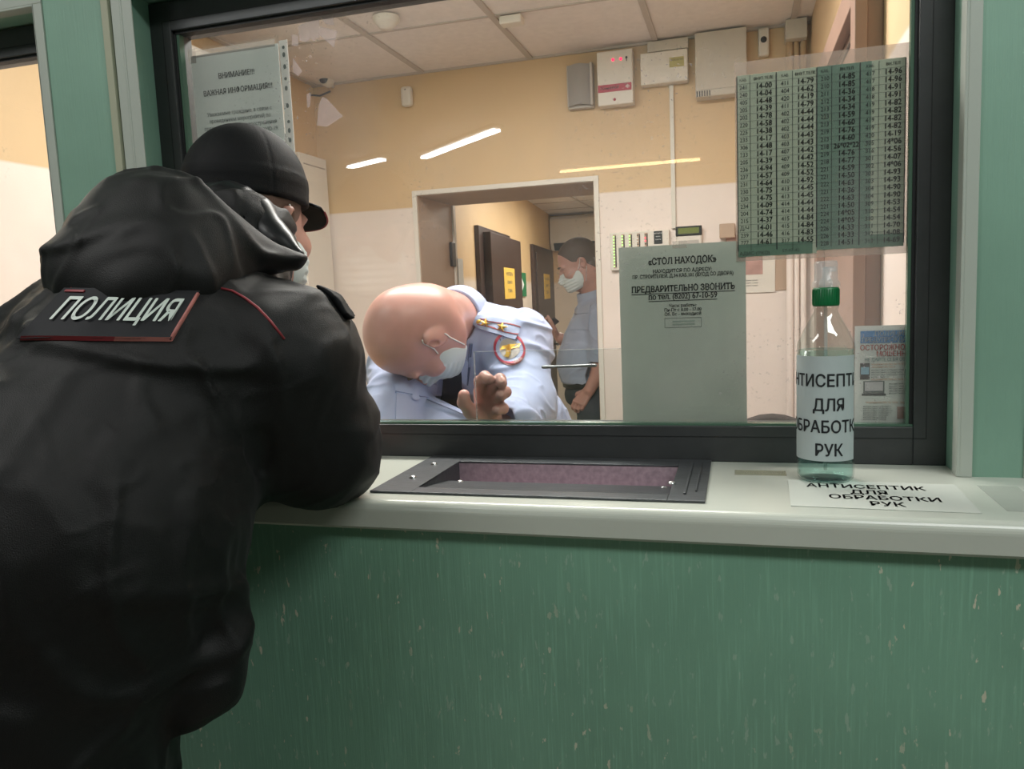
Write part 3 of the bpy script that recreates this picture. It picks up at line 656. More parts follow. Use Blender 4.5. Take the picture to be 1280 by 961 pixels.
# small print and the three pictures
for u0, u1, v, m in ((.0225, .07, -.0565, 'orange'), (.0225, .045, -.0605, 'orange'), (.0225, .07, -.0790, 'orange'), (.0155, .065, -.1130, 'orange')): tl('мошенничество по телефону и карте'[:int((u1-u0)*700)], u0, v, M[m], .0046, sx=.8)
for u0, v, n in ((.0225, -.0650, 26), (.0225, -.0685, 25), (.0225, -.0720, 26), (.0225, -.0755, 14), (.0465, -.0855, 14), (.0465, -.0890, 13), (.0465, -.0925, 14), (.0465, -.0960, 14), (.0465, -.0995, 12),
                 (.0120, -.1190, 22), (.0120, -.1222, 22), (.0120, -.1254, 23), (.0120, -.1286, 22), (.0120, -.1318, 21), (.0120, -.1350, 18), (.0120, -.1382, 18)): tl('неизвестные сообщают что карта'[:n], u0, v, M['ink2'], .0036, sx=.85)
rect(mb, F2, .0075, .0205, -.0790, -.0545, M['black']); rect(mb, lambda a, b: (X0+a, IY-.0003, 1.4835+b), .0085, .0195, -.0715, -.0605, mat('screen_print', '8FB7CC', .5))
rect(mb, F2, .0120, .0405, -.1000, -.0815, M['ink2']); rect(mb, lambda a, b: (X0+a, IY-.0003, 1.4835+b), .0140, .0385, -.0960, -.0828, mat('screen_print_pale', 'C9C3C6', .5)); rect(mb, F2, .0100, .0425, -.1030, -.1000, M['darkprint'])
rect(mb, F2, .0580, .0715, -.1375, -.1195, M['photo'])
mb.build('lettering', n2)

# attention notice in a punched pocket (upper left)
n3 = thing('pocket_notice', (-.85, PY, 1.75), 'white attention notice in a punched clear pocket at the upper left of the pane', 'notice')
mb = MB(); mb.box(-.937, -.759, PY, PY+.0008, 1.750, 1.998, M['pap_w']); mb.build('sheet', n3)
mb = MB(); G = [[(-.940+.184*i/14, PY-.0012-.0016*max(0, math.sin(i*.9+j*.6))*abs(math.sin(i*2.1-j)), 1.748+.262*j/18) for j in range(19)] for i in range(15)]
mb.quadgrid(G, M['pocket']); mb.build('pocket_film', n3)
strip = MB(); strip.box(-.757, -.741, PY, PY+.0008, 1.748, 2.002, paper('pocket_strip', 'D6D2CE')); st = strip.build('punched_strip', n3, 'white strip of filing holes')
mb = MB()
for i, z in enumerate((1.99, 1.978, 1.958, 1.938, 1.922, 1.893, 1.866, 1.851, 1.835)):
    mb.add([(-.749+.0028*math.cos(a), PY-.0005, z+(.0042 if i % 3 else .0028)*math.sin(a)) for a in np.linspace(0, 2*PI, 12, False)], [tuple(range(12))], M['ink2']); mb.build('hole', st); mb = MB()
mb = MB(); F3 = lambda cx, cz: facing(cx, IY, cz)
text(mb, 'ВНИМАНИЕ!!!', F3(-.846, 1.957), M['ink'], .0125, bold=.012, sx=.90, serif=True); text(mb, 'ВАЖНАЯ ИНФОРМАЦИЯ!!!', F3(-.846, 1.930), M['ink'], .0125, bold=.012, sx=.88, serif=True)
for i, s_ in enumerate(('Уважаемые граждане, в связи с', 'проведением мероприятий по', 'предупреждению распространения', 'коронавирусной инфекции COVID-19,', 'с целью обеспечения граждан', 'прием ограничен до отмены')): text(mb, s_, F3(-.846, 1.893-.0118*i), M['ink2'], .0092, sx=.92, serif=True)
mb.build('lettering', n3)
mb = MB(); mb.box(-.942, -.926, PY-.0004, PY-.0001, 1.985, 2.010, M['tape']); mb.box(-.932, -.765, PY-.0004, PY-.0001, 1.994, 2.006, M['tape']); mb.build('tape', n3)

# torn tape and paper left on the pane
def scrap(px, label):
    mb = MB()
    for poly in px: mb.add([(x, .0192, z) for x, z in poly], [tuple(range(len(poly)))], M['residue']); mb.add([(x, .0197, z) for x, z in poly], [tuple(range(len(poly)-1, -1, -1))], M['residue'])
    tag(mb.build('torn_tape'), label, 'tape', 'tape remains on the pane')
scrap([[(-.713, 2.018), (-.672, 2.027), (-.674, 1.992), (-.680, 1.995), (-.684, 1.988), (-.690, 1.995), (-.699, 1.990), (-.712, 1.994)], [(-.672, 2.012), (-.640, 2.000), (-.648, 1.975), (-.676, 2.000)], [(-.672, 2.027), (-.646, 2.030), (-.645, 2.010), (-.660, 2.014)], [(-.726, 2.006), (-.714, 2.003), (-.715, 1.985), (-.727, 1.988)]], 'largest torn tape scrap near the top of the pane beside the punched strip')
scrap([[(-.727, 1.968), (-.711, 1.944), (-.720, 1.936), (-.729, 1.946)]], 'small torn tape scrap left of the round camera')
scrap([[(-.676, 1.898), (-.668, 1.894), (-.640, 1.862), (-.671, 1.848), (-.690, 1.852), (-.684, 1.885)]], 'pale tape smear above the mirrored lamp and right of the cap')
scrap([[(-.706, 1.905), (-.697, 1.908), (-.700, 1.886), (-.706, 1.882)]], 'narrow tape smear between the punched strip and the larger pale smear')

# ============================================================ PEOPLE
def P(x, y, D):                                   # point at depth D along the sight line through the photo's (x, y)
    return tuple(CAM+(CF+(x-640)/FPX*CR-(y-480.5)/FPX*CU)*D)
def head_sdf(q):
    x = q.copy(); x[:, 0] = np.abs(x[:, 0])
    d = ell(q, (0, -.012, .032), (.077, .098, .086))
    d = smin(d, ell(q, (0, .030, -.035), (.060, .066, .078)), .035)
    d = smin(d, ell(q, (0, .052, -.090), (.036, .038, .026)), .035)
    d = smin(d, ell(x, (.050, .005, -.070), (.016, .045, .028)), .04)
    d = smin(d, ell(x, (.045, .062, -.030), (.022, .022, .018)), .025)       # cheekbone
    d = smin(d, ell(x, (.028, .080, .016), (.026, .009, .008)), .018)         # brow
    d = smax(d, -ell(x, (.031, .104, -.006), (.017, .020, .011)), .014)       # socket
    d = smin(d, ell(x, (.031, .076, -.006), (.0135, .0125, .0115)), .004)     # closed lid
    d = smin(d, cone(q, (0, .088, .002), (0, .112, -.034), .0075, .0125), .012)
    d = smin(d, ell(x, (.012, .100, -.037), (.008, .011, .008)), .006)
    d = smin(d, ell(q, (0, .094, -.060), (.022, .008, .005)), .006)
    d = smin(d, ell(q, (0, .092, -.069), (.019, .008, .006)), .005)
    e = ell(x, (.080, -.016, -.006), (.009, .0175, .028), rotm((.35, 1, .0), (.25, -.15, 1)))
    e = smax(e, -ell(x, (.088, -.009, -.003), (.0105, .0095, .017)), .003)
    return smin(d, e, .004)
def to_local(p, o, Rm): return (p-A(*o))@Rm
def from_local(v, o, Rm): return tuple(float(c) for c in A(*o)+Rm@A(*v)/float((Rm[:, 0]**2).sum()))   # Rm may carry a scale
def mask_sdf(q):
    m = ell(q, (0, .024, -.056), (.0750, .0830, .072))
    m = smin(m, cone(q, (0, .098, -.018), (0, .117, -.042), .009, .012), .03)
    m = smin(m, ell(q, (0, .072, -.092), (.040, .034, .028)), .03)
    m = m-.0012*np.sin(q[:, 2]*420)*(q[:, 1] > .05)
    m = smax(m, np.abs(q[:, 2]+.062-.10*(q[:, 1]-.1)*0)-.051, .006)
    return smax(m, -(q[:, 1]-.010-.20*np.abs(q[:, 2]+.06)), .005)
def ear_loops(o, Rm, parent, body, sides=(-1, 1)):
    """elastic loops lying on the cheek from the mask's corners to behind the ear"""
    bv = surface(body)
    for s in sides:
        for pts in (((.064, .020, -.024), (.070, .008, -.012), (.075, -.003, .004), (.082, -.010, .018), (.084, -.018, .024)), ((.060, .010, -.088), (.068, -.004, -.066), (.073, -.016, -.046), (.078, -.024, -.034), (.080, -.026, -.030))):
            path = []
            for v in pts:
                h = bv.find_nearest(Vector(from_local((s*v[0], v[1], v[2]), o, Rm))); path.append(tuple(h[0]+h[1]*.0016))
            mb = MB(); mb.tube(path, .0015, M['loop'], 6); mb.build('ear_loop', parent)
def finger(pts, r0, r1):
    n = len(pts)-1; return [(pts[i], pts[i+1], r0+(r1-r0)*i/n, r0+(r1-r0)*(i+1)/n) for i in range(n)]
def hand_parts(o, ac, al, nm, curl=.6, s=1.0):
    """generic hand: o wrist, ac towards the thumb side, al along the fingers, nm out of the palm"""
    o, ac, al, nm = (np.array(v, float) for v in (o, ac, al, nm)); ac /= np.linalg.norm(ac); al /= np.linalg.norm(al); nm /= np.linalg.norm(nm)
    pal = []; fin = []
    for i, (dx, L) in enumerate(((.030, .072), (.010, .080), (-.010, .074), (-.028, .060))):
        m = o+al*.088*s+ac*dx*s-(abs(dx)*.15)*al
        pal.append((o+ac*dx*.5*s, m, .015*s, .0115*s)); pts = [m]; a = curl*.5
        for k, seg in enumerate((.46, .30, .24)):
            pts.append(pts[-1]+(al*math.cos(a)+nm*math.sin(a))*L*seg*s); a += curl*(1.1-.2*k)
        fin.append(finger(pts, .0098*s, .0075*s))
    b = o+ac*.022*s+al*.02*s
    fin.append(finger([b, b+(ac*.75+al*.5+nm*.35)*.042*s, b+(ac*.8+al*1.25+nm*.75)*.050*s, b+(ac*.55+al*1.9+nm*1.1)*.050*s], .0135*s, .009*s))
    return pal, fin
def hand_sdf(p, parts):
    pal, fin = parts; d = None
    for c in pal: e = cone(p, *c); d = e if d is None else smin(d, e, .012)
    for f in fin:
        e = None
        for c in f: q = cone(p, *c); e = q if e is None else smin(e, q, .004)
        d = smin(d, e, .005)
    return d
def chain(p, pts, k=.03):
    d = None
    for (a, ra), (b, rb) in zip(pts, pts[1:]): e = cone(p, a, b, ra, rb); d = e if d is None else smin(d, e, k)
    return d
def surface(o):
    me = o.data; mw = o.matrix_world.copy()
    off = Vector(o.location); q = o.parent
    while q is not None: off += Vector(q.location); q = q.parent
    return BVHTree.FromPolygons([v.co+off for v in me.vertices], [p.vertices[:] for p in me.polygons])
def on(bvh, quad):
    """sew a flat piece on cloth: u,v in 0..1 over the quad (photo points TL, TR, BR, BL) -> point lying on the cloth"""
    q = [Vector(c) for c in quad]
    def fn(u, v, off=.002):
        a = q[3]*(1-u)*(1-v)+q[2]*u*(1-v)+q[1]*u*v+q[0]*(1-u)*v
        d = Vector(CF+(a.x-640)/FPX*CR-(a.y-480.5)/FPX*CU).normalized()
        h = bvh.ray_cast(Vector(CAM), d)
        if h[0] is None: h = bvh.find_nearest(Vector(P(a.x, a.y, 1.0)))
        n = h[1] if h[1].dot(d) < 0 else -h[1]
        return tuple(h[0]+n*off)
    return fn
def sewn(mb, fn, u0, u1, v0, v1, m, off=.002, n=10, k=4, base=-.002):
    G = [[fn(u0+(u1-u0)*i/n, v0+(v1-v0)*j/k, off) for j in range(k+1)] for i in range(n+1)]
    mb.quadgrid(G, m)
    B = [[fn(u0+(u1-u0)*i/n, v0+(v1-v0)*j/k, base) for j in range(k+1)] for i in range(n+1)]
    for r, s in (([g[0] for g in G], [g[0] for g in B]), ([g[-1] for g in G], [g[-1] for g in B]), (G[0], B[0]), (G[-1], B[-1])): mb.quadgrid([r, s], m, False)
def star(fn, c, r, m, mb, h=.004):
    pts = [(c[0]+(r if i % 2 == 0 else r*.42)*math.sin(i*PI/5)*fn.asp, c[1]+(r if i % 2 == 0 else r*.42)*math.cos(i*PI/5)) for i in range(10)]
    vs = [fn(*p, off=h) for p in pts]+[fn(*c, off=h+.003)]
    mb.add(vs, [(i, (i+1) % 10, 10) for i in range(10)], m)
class FN:
    def __init__(s, f, asp): s.f = f; s.asp = asp
    def __call__(s, *a, **k): return s.f(*a, **k)

# ------------------------------------------------------------ policeman in black leaning on the sill
cop = thing('person', (-.72, -.62, 0), 'person in black police jacket and cap leaning on the sill, seen from behind', 'person')
HC = (-.695, -.190, 1.672); HR = rotm((.03, .995, -.08), (.02, .08, .995))/.93
handR = hand_parts((-.66, -.135, 1.318), (0, .9, .1), (-1, .35, 0), (0, 0, -1), .25)
handL = hand_parts((-.74, -.10, 1.318), (0, .9, .1), (1, .2, 0), (0, 0, -1), .25)
def cop_body(p):
    d = head_sdf(to_local(p, HC, HR))
    d = smin(d, cone(p, (-.678, -.245, 1.62), (-.685, -.36, 1.53), .056, .066), .03)
    d = smin(d, chain(p, [((-.69, -.40, 1.46), .10), ((-.75, -.54, 1.2), .12), ((-.79, -.59, 1.0), .12)]), .06)
    d = smin(d, chain(p, [((-.69, -.37, 1.5), .05), ((-.55, -.34, 1.47), .05), ((-.525, -.30, 1.345), .04), ((-.66, -.14, 1.325), .026)]), .04)
    d = smin(d, chain(p, [((-.69, -.37, 1.5), .05), ((-.86, -.36, 1.47), .05), ((-.92, -.24, 1.345), .04), ((-.74, -.11, 1.325), .026)]), .04)
    d = smin(d, hand_sdf(p, handR), .01); return smin(d, hand_sdf(p, handL), .01)
cbody = sculpt('body', cop_body, (-1.05, -.80, .80), (-.38, .02, 1.86), .004, M['skin2'], cop)
def cop_hair(p):
    q = to_local(p, HC, HR)
    d = ell(q, (0, -.014, .030), (.0805, .100, .088))
    d = smin(d, ell(q, (0, -.055, -.045), (.058, .045, .04)), .03)
    d = smax(d, -(q[:, 2]+.055+.5*(q[:, 1]+.02)*0), .004)
    d = smax(d, (q[:, 1]-.035-.5*np.maximum(q[:, 2], 0)), .006)
    return smax(d, -(ell(q*A(1, 1, 1), (0, -.012, -.012), (.2, .022, .036))), .004)
sculpt('hair', cop_hair, (-.80, -.36, 1.58), (-.55, -.04, 1.84), .003, M['stubble'], cop)
# cap: crown, seams, visor
def cop_cap(p):
    q = to_local(p, HC, HR)
    d = ell(q, (0, -.006, .048), (.0895, .1085, .105))
    lowr = smax(ell(q, (0, -.006, .030), (.0895, .1085, .260)), np.abs(q[:, 2]-.052)-.022, .004)
    d = smin(smax(d, -(q[:, 2]-.055), .004), lowr, .003)
    a = np.arctan2(q[:, 0], q[:, 1]+.006)
    return d+.0012*np.exp(-(np.sin(a*3)/.05)**2)+.0004*np.exp(-((q[:, 2]-.042)/.0012)**2)+folds(q, (1, .3, 0), .5, 11, .0008, 5)
cp = sculpt('cap', cop_cap, (-.81, -.36, 1.60), (-.55, -.02, 1.86), .003, M['cap'], cop)
def cop_visor(p):
    q = to_local(p, HC, HR)
    z0 = .050-.62*np.maximum(q[:, 1]-.085, 0)-2.6*q[:, 0]**2
    d = np.abs(q[:, 2]-z0)-.0028
    d = smax(d, ell(q*A(1, 1, 0), (0, .085, 0), (.080, .066, .2)), .004)
    return smax(d, -(q[:, 1]-.068), .003)
sculpt('visor', cop_visor, (-.80, -.20, 1.55), (-.55, .06, 1.80), .0025, M['cap'], cp)
mb = MB(); mb.tube([from_local((.080*math.sin(a), .085+.066*math.cos(a), .050-.62*max(0, .066*math.cos(a))-2.6*(.080*math.sin(a))**2), HC, HR) for a in np.linspace(-1.45, 1.45, 25)], .0017, M['piping'], 6); mb.build('visor_piping', cp)
fm = sculpt('face_mask', lambda p: mask_sdf(to_local(p, HC, HR)), (-.80, -.24, 1.50), (-.55, .04, 1.78), .003, M['mask'], cop)
ear_loops(HC, HR, fm, cbody)
# jacket
def cop_jacket(p):
    q = p*A(.84, 1, 1)
    T_ = lambda *v: (v[0]*.84, v[1], v[2])
    d = chain(q, [(T_(-.822, -.585, .93), .158), (T_(-.822, -.575, 1.12), .156), (T_(-.758, -.520, 1.30), .162), (T_(-.705, -.435, 1.45), .135)], .10)
    d = smin(d, chain(p, [((-.87, -.375, 1.495), .088), ((-.69, -.385, 1.530), .10), ((-.545, -.35, 1.485), .084)], .05), .09)
    d = smin(d, chain(p, [((-.548, -.350, 1.470), .082), ((-.542, -.310, 1.364), .076), ((-.556, -.268, 1.360), .072)], .05), .045)
    d = smin(d, chain(p, [((-.556, -.268, 1.358), .067), ((-.65, -.14, 1.332), .046)], .05), .03)
    d = smin(d, chain(p, [((-.86, -.375, 1.47), .085), ((-.93, -.27, 1.366), .078), ((-.74, -.11, 1.330), .046)], .05), .05)
    fl = chain(p, [(P(283, 744, .90), .020), (P(280, 800, .90), .027), (P(262, 856, .89), .031), (P(240, 884, .88), .024)], .03)
    d = smin(d, fl, .026)
    d = smin(d, smax(np.abs(cone(p, (-.684, -.345, 1.545), (-.675, -.265, 1.645), .088, .083))-.006, -(p[:, 2]-1.50), .01), .03)
    fa = folds(p, (1, .2, -.45), .30, 11, .0060, 1)+folds(p, (.3, 0, 1), .4, 17, .0036, 2)+folds(p, (1, 0, .3), .3, 34, .0014, 8)
    d = d+fa
    d = smax(d, -(cone(p, (-.684, -.33, 1.56), (-.672, -.20, 1.72), .070, .085)), .01)
    d = smax(d, -(p[:, 2]-.90), .01)
    # what rests on the sill is pressed flat on its top and front edge
    sill = np.maximum(p[:, 2]-(ZS+.001), -(p[:, 1]+.287))
    return smax(d, -np.maximum(-sill, -9), .006) if False else np.maximum(d, np.minimum(ZS+.002-p[:, 2], p[:, 1]+.288))
jk = sculpt('jacket', cop_jacket, (-1.08, -.82, .86), (-.38, -.04, 1.70), .0045, M['jacket'], cop)
bj = surface(jk)
def cop_hood(p):
    d = ell(p, (-.690, -.410, 1.602), (.122, .098, .092), rotm((0, 1, .55), (0, -.5, 1)))
    d = smin(d, ell(p, (-.712, -.372, 1.678), (.070, .062, .042)), .06)
    d = smin(d, cone(p, (-.655, -.395, 1.632), (-.550, -.315, 1.606), .056, .013), .05)
    d = smin(d, chain(p, [((-.725, -.465, 1.592), .040), ((-.655, -.478, 1.568), .034), ((-.605, -.44, 1.578), .020)], .03), .05)
    d = d+folds(p, (1, .1, .25), .3, 13, .0055, 4)+folds(p, (.5, 0, 1), .4, 24, .003, 6)
    op = cone(p, (-.682, -.330, 1.630), (-.690, -.20, 1.71), .060, .095)
    return smax(d, -op, .012)
hd = sculpt('hood', cop_hood, (-.92, -.56, 1.46), (-.48, -.22, 1.76), .0035, M['jacket'], jk)
def cop_lining(p):
    d = chain(p, [(P(240, 246, 1.04), .018), (P(285, 258, 1.05), .026), (P(318, 274, 1.055), .026), (P(346, 304, 1.04), .018), (P(374, 318, 1.02), .008)], .03)
    return d+folds(p, (.1, .5, 1), .15, 24, .0022, 11)
sculpt('hood_lining', cop_lining, (-.80, -.46, 1.52), (-.50, -.20, 1.76), .003, M['lining'], hd, 'shiny satin lining')
# reflective back panel
qd = [(84, 362), (249, 366), (214, 426), (24, 424)]
fn = on(bj, qd)
mb = MB(); sewn(mb, fn, 0, 1, 0, 1, M['patchc'], .004, 24, 8); bp_ = mb.build('back_panel', jk)
fq = on(surface(bp_), qd)
mb = MB()
for a in (dict(u0=0, u1=.62, v0=0, v1=.05, m='piping'), dict(u0=.62, u1=1, v0=0, v1=.05, m='pipl'), dict(u0=.982, u1=1, v0=0, v1=1, m='pipl'), dict(u0=0, u1=.14, v0=.96, v1=1, m='piping')):
    sewn(mb, fq, a['u0']*.996+.002, a['u1']*.996+.002, a['v0']*.98+.01, a['v1']*.98+.01, M[a['m']], .0016, 24, 8 if a['v1'] == 1 and a['v0'] == 0 else 1, -.001)
mb.build('red_border', bp_)
v, f = text2d('ПОЛИЦИЯ', 1, bold=.018, res=5); us = [p[0] for p in v]; vs_ = [p[1] for p in v]
mb = MB(); mb.add([fq(.085+.84*(p[0]-min(us))/(max(us)-min(us)), .58+.62*p[1], .0022) for p in v], f, M['refl']); mb.build('lettering', bp_)
fp = on(bj, [(276, 358), (292, 358), (292, 366), (276, 366)])
mb = MB(); ln = [(276, 361), (290, 364), (306, 373), (322, 385), (338, 402), (355, 424)]
pts = []
for x, y in ln: g = on(bj, [(x, y)]*4); pts.append(g(0, 0, .001))
mb.tube(pts, .0016, M['piping'], 6); mb.build('shoulder_piping', jk)
mb = MB(); pts = [on(bj, [(x, y)]*4)(0, 0, .001) for x, y in ((90, 362), (99, 345), (106, 330))]; mb.tube(pts, .0016, M['piping'], 6); mb.build('shoulder_piping', jk)
def cop_board(p): return np.maximum(chain(p, [(P(386, 330, 1.00), .012), (P(418, 358, .99), .014), (P(436, 388, .985), .012)], .02), np.abs(cop_jacket(p)-.002)-.005)
sculpt('shoulder_board', cop_board, (-.62, -.45, 1.44), (-.40, -.23, 1.63), .003, M['cap'], jk)
# trousers, boots
def legs(p, hip, foot, r0, r1):
    d = None
    for s in (0, 1):
        h, f_ = hip[s], foot[s]; kn = tuple((h[i]+f_[i])/2 for i in range(3))
        e = chain(p, [((h[0], h[1], h[2]), r0), (kn, (r0+r1)/2+.004), (f_, r1)], .05); d = e if d is None else smin(d, e, .03)
    return d
def boot(name, c, fwd, parent, m):
    fw = Vector(fwd).normalized(); a = Vector(c)
    Rm = rotm(fw, (0, 0, 1))
    def fn_(p):
        q = to_local(p, c, Rm)
        d = smin(cone(q, (0, -.02, .05), (0, -.02, .16), .046, .05), cone(q, (0, -.03, .045), (0, .135, .035), .042, .036), .03)
        return smax(smin(d, rbox(q, (0, .05, .012), (.045, .135, .012), .008), .01), -q[:, 2], .002)
    return sculpt(name, fn_, (c[0]-.22, c[1]-.22, c[2]-.01), (c[0]+.22, c[1]+.22, c[2]+.24), .006, m, parent)
sculpt('trousers', lambda p: smin(legs(p, ((-.90, -.58, .92), (-.72, -.58, .92)), ((-.93, -.66, .12), (-.70, -.66, .12)), .105, .075), ell(p, (-.81, -.58, .97), (.17, .14, .12)), .05)+folds(p, (1, 0, .4), .4, 12, .004, 3),
       (-1.08, -.80, .06), (-.52, -.40, 1.08), .007, M['trous'], cop)
boot('boot', (-.93, -.66, 0), (-.1, 1, 0), cop, M['leather']); boot('boot', (-.70, -.66, 0), (.1, 1, 0), cop, M['leather'])

# ------------------------------------------------------------ bald officer bent over his desk
o1 = thing('person', (-.46, .80, 0), 'bald person in light blue police shirt and face mask bent over behind the pane', 'person')
H1 = (-.648, .290, 1.477); R1 = rotm((-.20, .22, -.955), (-.66, -.73, -.04))/.93
hz = 1.0
F1 = [finger([P(601, 490, 1.415), P(600, 477, 1.385), P(606, 471, 1.368), P(611, 474, 1.355)], .0112, .0100),
      finger([P(611, 492, 1.42), P(619, 478, 1.388), P(625, 474, 1.366), P(627, 479, 1.356)], .0112, .0100),
      finger([P(617, 502, 1.425), P(630, 491, 1.395), P(632, 490, 1.372), P(626, 494, 1.360)], .0108, .0095),
      finger([P(616, 514, 1.43), P(629, 510, 1.405), P(629, 511, 1.388), P(621, 513, 1.374)], .0098, .0088),
      finger([P(600, 525, 1.43), P(588, 514, 1.405), P(580, 503, 1.388), P(580, 494, 1.376)], .0145, .0105)]
PL = [(P(608, 532, 1.47), P(602, 490, 1.418), .020, .015), (P(610, 532, 1.47), P(611, 493, 1.422), .020, .014), (P(612, 532, 1.47), P(616, 503, 1.427), .020, .013), (P(612, 534, 1.47), P(615, 514, 1.432), .019, .0125), (P(606, 532, 1.46), P(592, 516, 1.41), .018, .014)]
WR = P(612, 536, 1.485)
def o1_body(p):
    d = head_sdf(to_local(p, H1, R1))
    d = smin(d, cone(p, from_local((0, -.042, -.030), H1, R1), (-.610, .452, 1.498), .067, .060), .035)
    d = smin(d, chain(p, [((-.57, .51, 1.41), .085), ((-.57, .66, 1.20), .10), ((-.50, .80, 1.02), .11)]), .05)
    d = smin(d, chain(p, [((-.57, .48, 1.43), .045), ((-.475, .455, 1.44), .05), ((-.432, .34, 1.30), .038), (WR, .026)]), .04)
    d = smin(d, chain(p, [((-.60, .46, 1.42), .045), ((-.735, .40, 1.39), .05), ((-.70, .23, 1.26), .038), ((-.585, .17, 1.16), .026)]), .04)
    d = smin(d, hand_sdf(p, (PL, F1)), .012)
    return smin(d, hand_sdf(p, hand_o1), .01)
hand_o1 = hand_parts((-.58, .168, 1.155), (-.3, -.9, .1), (.8, -.25, -.25), (0, 0, -1), .35)
b1 = sculpt('body', o1_body, (-.86, .03, .86), (-.32, .95, 1.62), .0026, M['skin'], o1)
# nails on the raised hand
bb = surface(b1)
for x, y, w_, h_ in ((582, 497, 5.5, 5), (607, 472, 4, 3.6), (627, 474, 4, 3.6), (626, 492, 3.6, 3.4), (621, 512, 3.4, 3.2)):
    mb = MB(); g = on(bb, [(x-w_, y-h_), (x+w_, y-h_), (x+w_, y+h_), (x-w_, y+h_)])
    rg = [g(.5+.5*math.cos(a), .5+.5*math.sin(a), .0006) for a in np.linspace(0, 2*PI, 12, False)]
    mb.add(rg+[g(.5, .5, .0012)], [(i, (i+1) % 12, 12) for i in range(12)], M['nail'], True); mb.build('nail', o1)
fm = sculpt('face_mask', lambda p: mask_sdf(to_local(p, H1, R1)), (-.80, .12, 1.32), (-.52, .46, 1.54), .0025, M['mask'], o1)
ear_loops(H1, R1, fm, b1)
for s in (-1, 1):
    mb = MB(); mb.tube([from_local((s*x, y, z), H1, R1) for x, y, z in ((.014, .0925, .018), (.030, .093, .0235), (.046, .084, .020))], [.002, .003, .0016], M['stubble'], 6); mb.build('eyebrow', o1)
def o1_shirt(p):
    q = p*A(.86, 1, 1); T_ = lambda *v: (v[0]*.86, v[1], v[2])
    d = chain(q, [(T_(-.51, .82, 1.00), .135), (T_(-.575, .69, 1.18), .130), (T_(-.59, .53, 1.39), .112)], .08)
    d = smin(d, chain(p, [((-.735, .415, 1.40), .070), ((-.60, .47, 1.455), .082), ((-.475, .465, 1.440), .076)], .04), .06)
    d = smin(d, chain(p, [((-.475, .460, 1.440), .071), ((-.438, .355, 1.325), .064), ((-.432, .305, 1.305), .062), ((-.421, .200, 1.305), .053)], .04), .035)
    d = smin(d, chain(p, [((-.735, .405, 1.395), .068), ((-.70, .245, 1.275), .063), ((-.66, .21, 1.235), .056)], .04), .04)
    d = d+folds(p, (.5, .6, -.5), .3, 17, .0055, 21)+folds(p, (1, -.3, .3), .3, 33, .0022, 23)
    d = smax(d, -cone(p, (-.61, .455, 1.50), from_local((0, -.03, -.04), H1, R1), .059, .070), .008)
    d = smax(d, -(p[:, 2]-.93), .01)
    d = smax(d, -cone(p, (-.421, .19, 1.307), P(608, 520, 1.42), .027, .031), .006)
    return smax(d, -cone(p, (-.66, .21, 1.235), (-.56, .14, 1.13), .033, .05), .006)
s1 = sculpt('shirt', o1_shirt, (-.88, .10, .90), (-.28, 1.0, 1.60), .0032, M['shirt'], o1)
bs1 = surface(s1)
NB = np.array((-.612, .455, 1.500)); ND = np.array(from_local((0, -.02, -.04), H1, R1))-NB; ND /= np.linalg.norm(ND)
def o1_collar(p):
    t = (p-A(*NB))@A(*ND)
    r = np.linalg.norm((p-A(*NB))-t[:, None]*A(*ND), axis=1)
    d = np.abs(r-(.0710-.12*t))-.0038
    d = smax(d, np.abs(t-.006)-.026, .003)
    return d+.0015*vnoise(p*25)
cl = sculpt('collar', o1_collar, (-.72, .32, 1.36), (-.46, .58, 1.63), .0026, M['shirt'], s1)
g = on(bs1, [(560, 402), (584, 402), (588, 478), (566, 470)])
mb = MB(); fnl = lambda pts, off, m: mb.add([on(bs1, [c]*4)(0, 0, off) for c in pts]+[on(bs1, [c]*4)(0, 0, off-.004) for c in pts], [tuple(range(len(pts)))]+[(i, (i+1) % len(pts), (i+1) % len(pts)+len(pts), i+len(pts)) for i in range(len(pts))], m)
fnl([(574, 396), (586, 400), (588, 430), (586, 452), (583, 480), (568, 470), (571, 440)], .006, M['shirt']); mb.build('collar_leaf', cl)
mb = MB(); fnl([(586, 398), (589, 398), (591, 430), (588, 460), (585, 481), (582, 480), (585, 455), (587, 430)], .004, M['shirt_d']); mb.build('collar_seam', cl)
# tie and clip
mb = MB(); sewn(mb, on(bs1, [(556, 452), (576, 455), (580, 530), (549, 530)]), 0, 1, 0, 1, M['navy'], .007, 6, 10); mb.build('necktie', o1)
mb = MB(); gt = on(bs1, [(548, 509), (583, 513), (583, 519), (548, 515)]); sewn(mb, gt, 0, 1, 0, 1, M['gold'], .011, 8, 2, .006); mb.add([gt(.5+.09*math.cos(a)*(1+.5*(i % 2)), .5+1.1*math.sin(a)*(1+.5*(i % 2)), .013) for i, a in enumerate(np.linspace(0, 2*PI, 14, False))], [tuple(range(14))], M['gold']); mb.build('tie_clip', o1, 'gold tie clip')
# breast pocket with flap and button
mb = MB(); sewn(mb, on(bs1, [(496, 476), (545, 484), (540, 530), (494, 530)]), 0, 1, 0, 1, M['shirt'], .003, 8, 8); pk = mb.build('breast_pocket', s1)
mb = MB(); sewn(mb, on(bs1, [(493, 470), (546, 480), (542, 499), (494, 491)]), 0, 1, 0, 1, M['shirt'], .006, 10, 4); mb.build('pocket_flap', pk)
mb = MB(); gb = on(bs1, [(511, 493), (523, 493), (523, 504), (511, 504)]); mb.add([gb(.5+.36*math.cos(a), .5+.36*math.sin(a), .008) for a in np.linspace(0, 2*PI, 14, False)]+[gb(.5, .5, .009)], [(i, (i+1) % 14, 14) for i in range(14)], M['shirt'], True); mb.build('button', pk)
